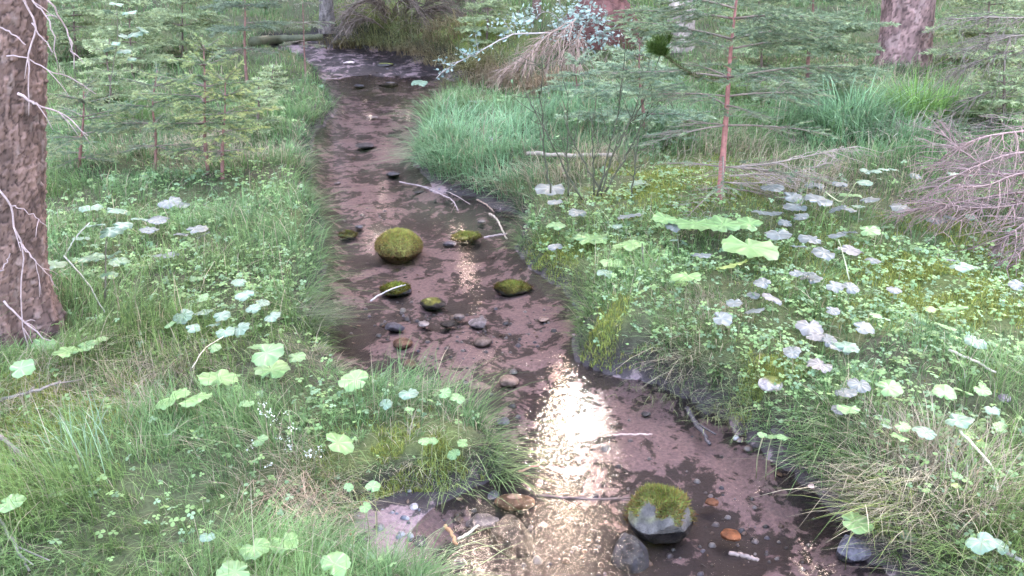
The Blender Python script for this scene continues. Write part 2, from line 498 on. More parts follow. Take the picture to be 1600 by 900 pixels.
def trunk_mesh(mb, base, lean, r0, height, flare, na, zs, seed, plate=0.035, depth=0.007, tint=(0.118, 0.069, 0.058)):
    """tapered trunk with root flare and bark plates standing proud of dark cracks"""
    zs = np.asarray(zs, float)
    th = np.arange(na) * 2 * math.pi / na
    TH, Z = np.meshgrid(th, zs)
    R = r0 * (1 - 0.72 * np.clip(Z / height, 0, 1)) + flare * r0 * np.exp(-np.maximum(Z, 0) / 0.16) * (0.75 + 0.5 * np.cos(TH * 5 + seed) * np.cos(TH * 2 + 1.3 * seed))
    R = R * (1 + 0.03 * np.sin(TH * 3 + seed) + 0.02 * np.sin(TH * 2 + Z * 2))
    nu = max(6, int(2 * math.pi * r0 / plate))
    cu_, cv_ = np.cos(TH) * 9 + np.sin(TH) * 4, Z / plate
    u = TH / (2 * math.pi) * nu + 1.3 * (fbm(cu_ * .9, cv_ * .55, seed, 3) - 0.5); v = Z / (plate * 1.5) + 1.6 * (fbm(cu_ * .8, cv_ * .7, seed + 3, 3) - 0.5)
    f1, f2, idv = worley(u, v, nu, seed)
    crack = smooth(0.0, 0.16, f2 - f1)
    R = R + depth * .6 * (crack - 0.6) + depth * 0.9 * (idv - 0.5) * crack + depth * .9 * (np.mod(v, 1) - .5) * crack * (idv > .4) + depth * (fbm(cu_ * 2, cv_ * 2, seed + 4, 3) - .5)
    X = base[0] + lean[0] * Z + R * np.cos(TH); Y = base[1] + lean[1] * Z + R * np.sin(TH)
    V = np.stack([X, Y, base[2] + Z], -1).reshape(-1, 3)
    nz = len(zs)
    i = np.arange(nz - 1)[:, None] * na; j = np.arange(na)[None]; j2 = (j + 1) % na
    F = np.stack([i + j, i + j2, i + na + j2, i + na + j], -1).reshape(-1, 4)
    t = np.asarray(tint)
    c = t * (0.34 + 0.66 * crack[..., None]) * (0.62 + 0.76 * idv[..., None])
    lich = (smooth(0.6, 0.68, fbm(cu_ * .8, cv_ * .35, seed + 7, 3)) * (idv > 0.45) * crack)[..., None]
    c = c * (1 - 0.16 * lich) + np.array([0.2, 0.185, 0.18]) * 0.16 * lich
    mb.add(V, F, c.reshape(-1, 3))

def crown_mesh(seed, height, rad, z0, n_lay, per, nt, size):
    """drooping whorls of spruce boughs made of many small ragged faces"""
    r = np.random.default_rng(seed)
    V, C = [], []
    for zl in np.linspace(z0, height, n_lay):
        f = 1 - (zl - z0) / (height - z0)
        L = rad * (0.12 + 0.88 * f ** 0.8)
        for b in range(per):
            az = r.uniform(0, 2 * math.pi); Lb = L * r.uniform(0.7, 1.15)
            n = max(4, int(nt * (0.35 + 0.65 * f)))
            t = r.uniform(0.12, 1, n) ** 0.8
            lat = r.normal(0, 0.16, n) * Lb * (1.15 - t)
            drop = -0.35 * Lb * t ** 1.6 + 0.1 * Lb * t + r.normal(0, 0.1, n) - np.abs(r.normal(0, .12, n))
            c = np.stack([np.cos(az) * t * Lb - np.sin(az) * lat, np.sin(az) * t * Lb + np.cos(az) * lat, zl + drop], -1)
            a = r.normal(0, 1, (n, 3)) * [1, 1, .55]; a = unit(a) * size * r.uniform(.6, 1.3, (n, 1))
            bb = unit(np.cross(a, r.normal(0, 1, (n, 3)))) * size * 0.38
            V.append(np.stack([c - a - bb * .4, c - a * .3 + bb, c + a, c - a * .2 - bb], 1))
            sh = r.uniform(.65, 1.25, (n, 1)) * (0.8 + 0.35 * t[:, None])
            C.append(np.repeat((np.array([0.042, 0.062, 0.030]) * sh)[:, None], 4, 1))
    V = np.concatenate(V); C = np.concatenate(C)
    return MB().add(V.reshape(-1, 3), np.arange(len(V) * 4).reshape(-1, 4), C.reshape(-1, 3))

CROWN_HI = crown_mesh(5, 17.0, 2.4, 4.2, 30, 8, 34, 0.22).mesh('crown', M_CROWN, False)
CROWN_TOP = crown_mesh(8, 27.5, 3.4, 17.6, 16, 9, 40, 0.25).mesh('crown', M_CROWN, False)
CROWN_LO = crown_mesh(6, 17.0, 2.5, 1.6, 36, 8, 30, 0.25).mesh('crown', M_CROWN, False)

def tall_spruce(base, lean, r0, label, group=None, detail=True, seed=1, crown=CROWN_HI, hs=1.0, tint=(0.118, 0.069, 0.058), plate=0.035, flare=0.45, depth=0.007, name='spruce_tree', cs=1.0):
    t = empty(name, base, label, 'tree', group)
    mb = MB()
    if detail:
        zs = np.concatenate([np.linspace(-0.12, 2.0, 340 if detail == 2 else 130), np.geomspace(2.05, 16.5 * hs, 22)])
        na = 230 if detail == 2 else 96
    else:
        zs = np.concatenate([np.linspace(-0.2, 2.0, 14), np.geomspace(2.3, 16.5 * hs, 14)]); na = 14
    trunk_mesh(mb, (0, 0, 0), lean, r0, 17.0 * hs, flare, na, zs, seed, plate, depth, tint)
    mb.build('trunk', M_BARK, t)
    c = bpy.data.objects.new('crown', crown)
    COL.objects.link(c); c.parent = t
    c.scale = (cs, cs, hs); c.rotation_euler = (0, 0, seed * 1.7)
    c.location = (lean[0] * 8, lean[1] * 8, 0)
    return t

def lean_for(p0, px1, py1):
    """horizontal drift per metre so that a trunk rooted at p0 passes the pixel above it"""
    q = at_y(px1, py1, p0[1])
    return ((q[0] - p0[0]) / (q[2] - p0[2]), 0.0)

BIG = base_of(-8, 512)
big_lean = lean_for(BIG, -6, 0)
big = tall_spruce(BIG, big_lean, 0.172, 'thick spruce trunk with scaly brown bark and pale dead twigs hanging down it', detail=2, seed=3, plate=0.026, flare=0.5, depth=0.008)

def twig_on(parent, pts, r0, r1, name='dead_twig', side=0, seed=0, col=(0.27, 0.19, 0.185)):
    """a thin bent dead twig through world points, as a part of parent"""
    rr = np.random.default_rng(seed + 100)
    n = 14 if len(pts) > 2 else 8
    P = spline(pts, n); P[1:-1] += rr.normal(0, 0.0025, (n - 2, 3))
    mb = MB(); tube(mb, P, np.linspace(r0, r1, n) * .72, 5, col)
    for s in range(side):
        k0 = rr.integers(3, n - 2)
        d = unit(P[k0 + 1] - P[k0] + rr.normal(0, .6, 3) * np.linalg.norm(P[k0 + 1] - P[k0]))
        Ls = rr.uniform(.03, .11)
        tube(mb, spline([P[k0], P[k0] + d * Ls * .6, P[k0] + d * Ls + [0, 0, -.012]], 5), np.linspace(r1 * 1.2, r1 * .5, 5), 4, col)
    ob = mb.build(name, M_TWIG, parent)
    if parent: ob.matrix_parent_inverse = Matrix.Translation(-Vector(parent.location))
    return ob

YT = BIG[1] - 0.17
for i, (pts, r0, r1, sd) in enumerate([
        ([(20, -40), (38, 5), (55, 45), (46, 80), (45, 130), (45, 180)], .006, .0025, 2), ([(28, -30), (48, 0), (70, 20), (83, 55), (92, 115)], .0055, .002, 2),
        ([(40, -40), (75, 0), (100, 40), (112, 75), (116, 108)], .0055, .002, 2), ([(50, 36), (66, 58), (80, 78), (81, 86)], .004, .002, 0),
        ([(-20, 34), (0, 43), (22, 56), (40, 70)], .005, .003, 0), ([(10, 88), (45, 93), (80, 110), (115, 124), (150, 147)], .004, .0015, 2),
        ([(28, 146), (52, 160), (62, 165), (100, 180), (138, 212)], .008, .0018, 3), ([(-8, 285), (6, 306), (18, 325), (22, 350), (35, 388), (33, 440), (32, 482), (38, 520), (47, 548)], .006, .0025, 2),
        ([(18, 322), (44, 332), (74, 354)], .003, .0014, 1), ([(30, 378), (48, 398), (58, 420), (64, 460)], .003, .0014, 1), ([(33, 385), (60, 412), (92, 453)], .0035, .0014, 1),
        ([(6, 470), (26, 492), (50, 512), (78, 532), (112, 537), (136, 526)], .006, .002, 2), ([(-6, 430), (8, 415), (16, 396)], .004, .002, 0)]):
    Y0 = YT - 0.02
    twig_on(big, [at_y(px, py, Y0 - (0.03 if i in (1, 2) else 0.0) + (0.05 if px > 90 else 0.0)) for px, py in pts], r0, r1, side=sd, seed=i)

RT = base_of(1412, 104)
tall_spruce(RT, lean_for(RT, 1419, 0), 0.25, 'straight purple-brown spruce trunk rising behind the two sedge tussocks', seed=8, plate=0.045, flare=0.22, hs=1.1, tint=(0.20, 0.116, 0.108))
PT = base_of(1062, 70)
tall_spruce(PT, (0.015, 0.0), 0.16, 'pale beige trunk standing beside the red-brown rotten root plate', seed=12, plate=0.06, depth=0.004, flare=0.25, hs=0.95, tint=(0.28, 0.22, 0.19), name='pale_tree', cs=.28)
TT = base_of(838, 28)
tall_spruce(TT, (0.01, 0.0), 0.055, 'thin brown pole-like tree on the far bank above the bluish bush', seed=15, plate=0.03, depth=0.003, flare=0.2, hs=0.5, crown=CROWN_HI, name='young_tree', cs=.3)
FT = base_of(512, 40)
tall_spruce(FT, (0.02, 0.0), 0.10, 'grey spruce trunk at the bend where the brook comes in', seed=17, plate=0.045, depth=0.005, flare=0.3, hs=0.9, tint=(0.10, 0.08, 0.075), cs=.8)

# the wood around the clearing: crowns that close off the sky, mirrored in the brook
rw = np.random.default_rng(21)
wood = []
for az in (-68, -57, -47.5, -39, -31, -24, -17.5, -11.5, -6, -1.2, 11.5, 16.5, 22.5, 29, 36.5, 45, 54, 65):
    wood.append((az + rw.uniform(-.8, .8), 23 + rw.uniform(-1.5, 2), 1.25 + rw.uniform(-.08, .25)))
for az in np.arange(-70, 75, 7.0):
    if not 0 < az < 9.5: wood.append((az + rw.uniform(-2, 2), 30 + rw.uniform(-1.5, 3), 1.6 + rw.uniform(-.1, .25)))
wood += [(1.55, 25, 1.15), (7.4, 25, 1.2), (4.6, 33, 0.85), (2.6, 30, .85), (6.6, 31, .88)]
for az, r in [(-95, 17), (-110, 19), (-135, 18), (-160, 19), (175, 20), (150, 18.5), (125, 19), (102, 17.5), (82, 18), (-80, 18)]:
    wood.append((az, r, 1.05))
pa = math.radians(6.6); pp = (23.5 * math.sin(pa), 23.5 * math.cos(pa))  # conifer added so its crown closes the upper part of the mirrored sky gap
tp0 = tall_spruce((pp[0], pp[1], float(H(*pp)) - .05), (-.03, 0), .2, 'unseen high-crowned conifer added to close the top of the mirrored sky gap', detail=False, seed=4, crown=CROWN_TOP, hs=1.0, name='gap_closing_conifer')
proto = None
for i, (az, r, hs) in enumerate(wood):
    a = math.radians(az); x, y = r * math.sin(a), r * math.cos(a)
    p = (x, y, float(H(x, y)) - 0.05)
    lab, grp = 'tall dark spruce of the wood closing in around the brook', 'spruces of the surrounding wood'
    if proto is None:
        proto = tall_spruce(p, (0, 0), 0.2, lab, grp, detail=False, seed=1, crown=CROWN_LO); t = proto
    else:
        t = proto.copy(); COL.objects.link(t); t.location = p
        for ch in proto.children:
            c = ch.copy(); COL.objects.link(c); c.parent = t
    t.scale = (1, 1, hs * (1.0 if -22 < az < 26 else .62)); t.rotation_euler = (0, 0, i * 2.1)

# ------------------------------------------------------------------ young spruces with needled branches
def needles(mb, A, B, rr, spacing, ln_, wd, c_old, c_new, newness):
    """needles set around twig segments A-B"""
    L = np.linalg.norm(B - A, axis=1)
    cnt = np.maximum(1, (L / spacing).astype(int)) * 2
    idx = np.repeat(np.arange(len(A)), cnt); n = len(idx)
    t = rr.uniform(0, 1, n)
    ax = unit(B - A)[idx]
    p = A[idx] + (B - A)[idx] * t[:, None]
    rad = unit(np.cross(ax, rr.normal(0, 1, (n, 3))))
    rad[:, 2] = rad[:, 2] * 0.6 + 0.12
    d = unit(ax * 0.75 + rad * 0.85)
    l = ln_ * rr.uniform(.7, 1.2, (n, 1))
    sd = unit(np.cross(d, rr.normal(0, 1, (n, 3)))) * wd * 0.5
    V = np.stack([p - sd, p + sd, p + d * l], 1)
    f = np.clip(newness[idx] + rr.normal(0, .12, n), 0, 1)[:, None]
    c = (np.asarray(c_old) * (1 - f) + np.asarray(c_new) * f) * rr.uniform(.75, 1.25, (n, 1))
    mb.add(V.reshape(-1, 3), np.arange(n * 3).reshape(-1, 3), np.repeat(c[:, None], 3, 1).reshape(-1, 3))

def young_branch(tree, P0, az, L, rise, droop, rr, wood_col, spacing, ln_, wd, c_old, c_new, green=1.0, pairs=None, name='branch'):
    d = np.array([math.cos(az), math.sin(az), 0.0]); s = np.array([-d[1], d[0], 0.0])
    n = 9; t = np.linspace(0, 1, n)[:, None]
    P = P0 + d * L * t + np.array([0, 0, 1.0]) * L * (rise * t - droop * t * t) + s * L * rr.normal(0, .06) * t * t
    r0 = 0.003 + 0.006 * L
    mb = MB(); tube(mb, P, np.linspace(r0, 0.0012, n), 5, wood_col)
    A, B, N = [], [], []
    segs = lambda Q, f0: (A.extend(Q[:-1]), B.extend(Q[1:]), N.extend(list(np.linspace(f0, 1.0, len(Q) - 1))))
    k0 = 1 if green > .8 else 4
    segs(P[k0:], 0.1)
    pairs = pairs or max(4, int(L / 0.05))
    for q in range(pairs):
        tq = 0.18 + 0.8 * (q + rr.uniform(-.3, .3)) / pairs
        pq = P0 + d * L * tq + np.array([0, 0, 1.0]) * L * (rise * tq - droop * tq * tq)
        for sg in (-1, 1):
            l2 = L * (0.42 * (1 - tq) + 0.12) * rr.uniform(.6, 1.15)
            dd = unit(d * 0.75 + s * sg * rr.uniform(.6, .95) + np.array([0, 0, rr.normal(-.04, .13)]))
            Q = spline([pq, pq + dd * l2 * .5 + [0, 0, -.01 * l2], pq + dd * l2 + d * l2 * .12 + [0, 0, -.08 * l2]], 3)
            tube(mb, Q, np.linspace(.0016, .0008, 3), 3, wood_col, cap=False)
            if rr.uniform() < green: segs(Q, 0.05)
            if l2 > 0.12:
                for w in (-1, 1):
                    m = Q[1] + (Q[2] - Q[1]) * rr.uniform(0, 1); d3 = unit(dd + np.cross(dd, [0, 0, w * .8]) + rr.normal(0, .15, 3))
                    Q2 = spline([m, m + d3 * l2 * .38], 2)
                    tube(mb, Q2, np.linspace(.0012, .0007, 2), 3, wood_col, cap=False)
                    if rr.uniform() < green: segs(Q2, 0.2)
    b = mb.build(name, M_TWIG, tree)
    if green > 0 and A:
        nb = MB(); needles(nb, np.array(A), np.array(B), rr, spacing, ln_, wd, c_old, c_new, np.array(N) ** 2)
        props(nb.build('needles', M_NEEDLE, b, False), kind='stuff')
    return b

def young_spruce(base, top, r0, label, whorls, seed, spacing=.0032, ln_=.017, wd=.0042, c_old=(.07, .115, .06), c_new=(.16, .22, .09), bark=(.16, .075, .065), group=None,
                 wood_col=(.16, .12, .1), name='spruce_sapling', full=True):
    """whorls: (height fraction, number, length, rise, droop, greenness)"""
    rr = np.random.default_rng(seed)
    t = empty(name, base, label, 'sapling', group)
    T = np.asarray(top, float) - np.asarray(base, float)
    P = spline([(0, 0, -.05), T * .33 + rr.normal(0, .012, 3), T * .66 + rr.normal(0, .012, 3), T], 26)
    R = r0 * np.linspace(1.15, .25, 26) * (1 + rr.normal(0, .06, 26)); R[0] *= 1.3
    mb = MB(); tube(mb, P, R, 9, np.asarray(bark) * rr.uniform(.8, 1.2, (26, 1)))
    for q in range(10):                       # stubs and knots
        f = rr.uniform(.03, .9); a = rr.uniform(0, 6.28); p = P[int(f * 25)]
        tube(mb, [p, p + np.array([math.cos(a), math.sin(a), .3]) * (r0 * 1.3 + .012)], [.004, .002], 5, np.asarray(bark) * .8)
    mb.build('trunk', M_REDBARK, t)
    for f, n, L, rise, droop, gr in whorls:
        a0 = rr.uniform(0, 6.28)
        for q in range(n):
            az = a0 + q * 2 * math.pi / n + rr.uniform(-.3, .3)
            p = P[int(np.clip(f + rr.normal(0, .012), 0, 1) * 25)]
            young_branch(t, p, az, L * rr.uniform(.75, 1.15), rise + rr.normal(0, .06), droop, rr, wood_col, spacing, ln_, wd, c_old, c_new, gr)
    return t

PALE = (.17, .2, .09)
b = base_of(1124, 312); tp = at_y(1160, -70, b[1] + .05)
sap = young_spruce(b, tp, .017, 'red-stemmed spruce sapling with flat grey-green boughs beside the broad pale leaves',
             [(.10, 3, .45, .0, .15, .0), (.20, 3, .55, -.02, .1, .15), (.34, 3, .55, .05, .12, .2), (.45, 4, .6, .1, .12, .35), (.56, 4, .65, .15, .12, .75), (.68, 5, .62, .18, .1, 1), (.8, 5, .58, .22, .1, 1), (.92, 5, .5, .28, .1, 1)],
             31, bark=(.22, .085, .075), c_old=(.11, .155, .095), c_new=(.19, .24, .13))
# the dark tufted tip of its longest bough
rr = np.random.default_rng(77)
p0 = at_y(1138, 128, b[1] + .02); p1 = at_y(1030, 80, b[1] - .12); pm = at_y(1085, 118, b[1] - .06)
P = spline([p0, pm, p1], 12)
mb = MB(); tube(mb, P, np.linspace(.006, .002, 12), 6, (.14, .11, .07)); br = mb.build('branch', M_TWIG, sap)
br.matrix_parent_inverse = Matrix.Translation(-Vector(sap.location))
nb = MB(); needles(nb, P[:-1], P[1:], rr, .0012, .036, .0032, (.075, .075, .03), (.035, .06, .014), np.linspace(0, 1, 11))
tu = P[-1] - P[-2]
for q in range(9):
    e = P[-2] + unit(unit(tu) + rr.normal(0, .6, 3)) * .10
    needles(nb, P[-2][None], e[None], rr, .0012, .045, .0038, (.05, .085, .022), (.065, .105, .025), np.array([.5]))
nd_ = nb.build('needles', M_NEEDLE, br, False); nd_['kind'] = 'stuff'

for k_, (bp, tp_, r0, lab, wh, sd, kw) in enumerate([
    ((325, 272), (318, 70), .013, 'bushy light green young spruce with two-tone tips on the left bank', [(.25, 4, .3, .05, .1, .7), (.42, 5, .42, .12, .1, 1), (.58, 5, .42, .18, .08, 1), (.72, 5, .36, .25, .06, 1), (.86, 5, .28, .35, .05, 1), (.97, 4, .14, .7, 0, 1)], 41, dict(c_old=(.11, .17, .09), c_new=(.24, .29, .12))),
    ((346, 280), (352, 120), .012, 'smaller yellow-tipped young spruce crowded against the bushy one', [(.3, 4, .25, .05, .1, .8), (.5, 5, .34, .12, .1, 1), (.7, 5, .32, .2, .08, 1), (.85, 5, .25, .35, .05, 1), (.97, 4, .14, .7, 0, 1)], 42, dict(c_old=(.125, .175, .08), c_new=(.32, .34, .13))),
    ((240, 268), (246, 110), .010, 'slim dull green young spruce between the trunk and the bushy ones', [(.3, 4, .3, .0, .1, .6), (.5, 5, .36, .1, .1, 1), (.68, 5, .32, .15, .08, 1), (.85, 4, .25, .3, .05, 1), (.97, 3, .12, .7, 0, 1)], 43, dict(c_old=(.095, .145, .09), c_new=(.19, .23, .12))),
    ((120, 262), (130, 130), .010, 'low green spruce seedling right behind the thick scaly trunk', [(.2, 4, .32, .05, .1, 1), (.4, 5, .36, .1, .1, 1), (.6, 5, .32, .2, .08, 1), (.8, 5, .24, .3, .05, 1), (.97, 4, .14, .7, 0, 1)], 44, dict(c_old=(.10, .145, .09), c_new=(.22, .25, .13))),
    ((385, 128), (380, -40), .016, 'feathery spruce with bare dark lower stem on the far left bank', [(.35, 4, .45, .0, .12, .3), (.55, 5, .5, .05, .1, .9), (.75, 5, .45, .1, .1, 1), (.95, 5, .4, .2, .1, 1)], 45, dict(spacing=.0055, ln_=.026, wd=.0075, c_old=(.12, .16, .11), c_new=(.19, .23, .15))),
    ((478, 122), (470, -30), .010, 'thin brownish sapling leaning over the brook at the left edge', [(.4, 4, .3, .0, .12, .25), (.6, 5, .35, .05, .1, .35), (.85, 5, .35, .1, .1, .4)], 46, dict(spacing=.0055, ln_=.026, wd=.0075, c_old=(.17, .17, .12), c_new=(.2, .22, .14))),
    ((1010, 215), (1000, 60), .014, 'pale mint-green young spruce behind the bare-stemmed shrub', [(.15, 5, .5, .05, .1, 1), (.32, 5, .55, .1, .1, 1), (.5, 6, .5, .16, .08, 1), (.7, 5, .4, .22, .06, 1), (.86, 5, .3, .35, .05, 1), (.97, 4, .16, .7, 0, 1)], 47, dict(spacing=.0055, ln_=.026, wd=.0075, c_old=(.15, .215, .14), c_new=(.26, .32, .19))),
    ((1262, 165), (1270, -60), .018, 'tall soft green young spruce between the red-stemmed sapling and the right-hand trunk', [(.12, 5, .6, .05, .1, 1), (.28, 5, .65, .1, .1, 1), (.44, 6, .62, .14, .08, 1), (.6, 6, .58, .18, .06, 1), (.78, 6, .5, .25, .05, 1), (.95, 5, .4, .4, 0, 1)], 48, dict(spacing=.0055, ln_=.026, wd=.0075, c_old=(.14, .195, .115), c_new=(.25, .3, .17))),
    ((900, 165), (905, 95), .010, 'small fluffy spruce seedling below the bluish bush', [(.2, 5, .35, .05, .1, 1), (.45, 5, .36, .1, .1, 1), (.7, 5, .28, .2, .08, 1), (.95, 5, .18, .5, .05, 1)], 49, dict(spacing=.0055, ln_=.026, wd=.0075, c_old=(.15, .21, .14), c_new=(.25, .3, .18))),
    ]):
    b = base_of(*bp)
    young_spruce(b, at_y(tp_[0], tp_[1], b[1]), r0, lab, wh, sd, **kw)

FAR = [(.08, 5, .62, .0, .12, .9), (.22, 5, .68, .05, .1, 1), (.36, 6, .66, .1, .1, 1), (.5, 6, .6, .14, .08, 1), (.64, 6, .52, .2, .06, 1), (.78, 6, .42, .26, .05, 1), (.9, 5, .3, .35, .03, 1)]
for q_, (bp, tp_, lab, sd) in enumerate([
    ((205, 118), (200, -30), 'soft grey-green young spruce in the glade behind the pale-leaved herb', 71), ((285, 95), (290, -60), 'wide feathery spruce in the glade behind the bushy young ones', 72),
    ((120, 95), (110, -60), 'dim green spruce showing past the thick scaly trunk', 73), ((420, 165), (428, 100), 'small pale spruce seedling at the brook edge of the left bank', 74),
    ((1545, 110), (1548, -70), 'hazy green spruce between the right-hand trunk and the grey boughs', 76),
    ((1190, 105), (1188, -60), 'faint spruce behind the red-stemmed sapling', 77), ((1570, 200), (1575, 60), 'young spruce half hidden by the grey leafless boughs', 78), ((760, 62), (764, -40), 'soft green spruce on top of the far bank', 79),
    ((170, 165), (172, 60), 'low grey-green spruce under the pale-leaved herb', 80), ((400, 215), (404, 120), 'mint-tipped spruce seedling beside the bushy young spruces', 81)]):
    b = base_of(*bp); tpp = at_y(tp_[0], tp_[1], b[1]); hh = tpp[2] - b[2]
    young_spruce(b, tpp, .012, lab, [(f, n, L * min(1.0, hh / 1.25) * .95, r, d, g_) for f, n, L, r, d, g_ in FAR], sd, spacing=.0105, ln_=.034, wd=.0105, c_old=(.22, .275, .15), c_new=(.31, .36, .19), bark=(.12, .08, .07))

# ------------------------------------------------------------------ dead brush
def dead_brush(base, label, cat, stems, seed, col, name='dead_spruce', spread=1.0, density=1.0):
    """fallen or dying spruce: bare stems (parts) carrying many fine drooping twigs"""
    rr = np.random.default_rng(seed)
    t = empty(name, base, label, cat)
    for pts, r0 in stems:
        P = spline(pts, 14); mb = MB(); tk = max(1.0, P[0][1] / 4.5) * 1.15
        c0 = np.asarray(col) * rr.uniform(.75, 1.2)
        tube(mb, P, np.linspace(r0, r0 * .3, 14), 4, c0)
        Ltot = np.linalg.norm(np.diff(P, axis=0), axis=1).sum()
        for q in range(int(Ltot * 34 * density)):
            k0 = rr.integers(1, 13); f = k0 / 13
            ax = unit(P[min(k0 + 1, 13)] - P[k0 - 1])
            sdv = unit(np.cross(ax, [0, 0, 1.0])) * rr.choice([-1, 1])
            l2 = rr.uniform(.08, .34) * spread * (1.1 - .6 * f)
            dd = unit(ax * .8 + sdv * rr.uniform(.3, .9) + np.array([0, 0, rr.normal(-.18, .28)]))
            Q = spline([P[k0], P[k0] + dd * l2 * .5, P[k0] + dd * l2 + ax * l2 * .15 + [0, 0, -.12 * l2]], 4) + rr.normal(0, .004, (4, 3)) * np.array([[0], [1], [1], [1]])
            cc = np.asarray(col) * rr.uniform(.6, 1.3)
            tube(mb, Q, np.linspace(.0022, .0009, 4) * tk, 3, cc, cap=False)
            for w in range(rr.integers(1, 4)):
                m = Q[rr.integers(1, 4)]; d3 = unit(dd + rr.normal(0, .55, 3) + [0, 0, -.15])
                tube(mb, np.array([m, m + d3 * l2 * .25, m + d3 * l2 * .45 + [0, 0, -.02]]), np.array([.0013, .001, .0007]) * tk, 3, cc, cap=False)
        ob = mb.build('branch', M_TWIG, t)
        ob.matrix_parent_inverse = Matrix.Translation(-Vector(base))
    return t

def path(pts): return [at_y(px, py, Y) for px, py, Y in pts]
DB = base_of(1690, 330); Yb = DB[1]
dead_brush(DB, 'heap of dry pinkish-brown spruce boughs drooping over the leaves at the bank top', 'dead spruce', [
    (path([(1690, 250, Yb), (1600, 238, Yb - .1), (1520, 262, Yb - .2), (1452, 300, Yb - .25)]), .008), (path([(1690, 300, Yb), (1600, 300, Yb - .2), (1500, 316, Yb - .3), (1420, 330, Yb - .3)]), .008),
    (path([(1690, 290, Yb), (1610, 315, Yb - .3), (1540, 325, Yb - .4), (1460, 318, Yb - .45)]), .007), (path([(1690, 330, Yb), (1610, 345, Yb - .5), (1560, 385, Yb - .55), (1530, 420, Yb - .5)]), .007),
    (path([(1690, 340, Yb - .2), (1620, 370, Yb - .6), (1590, 400, Yb - .7), (1575, 440, Yb - .65)]), .006), (path([(1690, 200, Yb + .2), (1600, 205, Yb), (1520, 220, Yb - .1), (1465, 262, Yb - .1)]), .008),
    (path([(1690, 235, Yb), (1580, 275, Yb - .2), (1510, 240, Yb - .1), (1470, 205, Yb)]), .006), (path([(1690, 270, Yb), (1600, 270, Yb - .25), (1540, 290, Yb - .35), (1490, 290, Yb - .4)]), .006)],
    51, (.19, .122, .112), density=1.8, spread=1.15)
UB = base_of(1700, 180); Yu = UB[1]
dead_brush(UB, 'grey-brown leafless spruce boughs reaching in above the dry heap', 'dead spruce', [
    (path([(1690, 25, Yu), (1600, 28, Yu - .2), (1540, 27, Yu - .3), (1485, 30, Yu - .3)]), .007), (path([(1690, 90, Yu), (1600, 78, Yu - .2), (1530, 95, Yu - .3), (1470, 125, Yu - .3)]), .007),
    (path([(1690, 140, Yu), (1600, 130, Yu - .2), (1530, 150, Yu - .3), (1480, 180, Yu - .35)]), .007), (path([(1690, 170, Yu), (1600, 175, Yu - .3), (1540, 190, Yu - .4), (1500, 220, Yu - .4)]), .006),
    (path([(1690, 60, Yu), (1600, 55, Yu - .2), (1550, 65, Yu - .3), (1500, 80, Yu - .3)]), .006)], 52, (.14, .11, .09), density=1.3, spread=1.2)
LB = base_of(1238, 292); Yl = LB[1]
dead_brush(LB, 'low mat of dead brown boughs at the foot of the red-stemmed sapling', 'dead spruce', [
    (path([(1130, 262, Yl - .1), (1200, 256, Yl - .1), (1280, 240, Yl), (1340, 228, Yl + .1)]), .006), (path([(1130, 285, Yl - .15), (1190, 285, Yl - .2), (1260, 265, Yl - .1), (1310, 250, Yl)]), .005),
    (path([(1140, 275, Yl - .1), (1200, 272, Yl - .1), (1250, 280, Yl - .1), (1300, 284, Yl - .05)]), .005)], 53, (.24, .19, .165), density=1.3)
KB = base_of(590, 52); Yk = KB[1]
dead_brush(KB, 'dark purplish thicket of dead spruce boughs on the far bank', 'dead spruce', [
    (path([(610, 50, Yk), (600, 20, Yk), (570, -10, Yk - .1), (540, -40, Yk - .1)]), .012), (path([(620, 48, Yk), (635, 15, Yk), (650, -10, Yk), (655, -40, Yk)]), .012),
    (path([(600, 45, Yk - .1), (580, 30, Yk - .2), (560, 30, Yk - .2), (545, 40, Yk - .3)]), .01), (path([(630, 45, Yk), (660, 20, Yk - .2), (690, 10, Yk - .2), (720, 22, Yk - .3)]), .01),
    (path([(612, 30, Yk), (620, 5, Yk - .2), (640, 0, Yk - .3), (660, 20, Yk - .3)]), .01), (path([(605, 20, Yk), (585, 0, Yk - .2), (560, 5, Yk - .3), (540, 22, Yk - .3)]), .01),
    (path([(640, 30, Yk), (690, -10, Yk - .2), (740, -10, Yk - .2), (770, 30, Yk - .3)]), .01), (path([(650, 40, Yk), (700, 40, Yk - .2), (740, 60, Yk - .3), (760, 85, Yk - .4)]), .008)],
    54, (.12, .085, .07), spread=1.9, density=2.5)
VB = base_of(850, 128); Yv = VB[1]
dead_brush(VB, 'rusty brown curtain of dead twigs hanging below the bluish bush', 'dead spruce', [
    (path([(900, 30, Yv), (880, 50, Yv - .1), (860, 85, Yv - .2), (850, 125, Yv - .2)]), .007), (path([(910, 40, Yv), (900, 70, Yv - .1), (880, 105, Yv - .2), (870, 130, Yv - .2)]), .007),
    (path([(880, 40, Yv), (850, 60, Yv - .1), (825, 90, Yv - .2), (815, 125, Yv - .2)]), .007), (path([(890, 60, Yv), (890, 90, Yv - .1), (895, 110, Yv - .2), (900, 130, Yv - .2)]), .006),
    (path([(860, 70, Yv), (820, 90, Yv - .1), (790, 110, Yv - .2), (770, 135, Yv - .3)]), .006)], 55, (.25, .165, .13), spread=1.3, density=2.0)

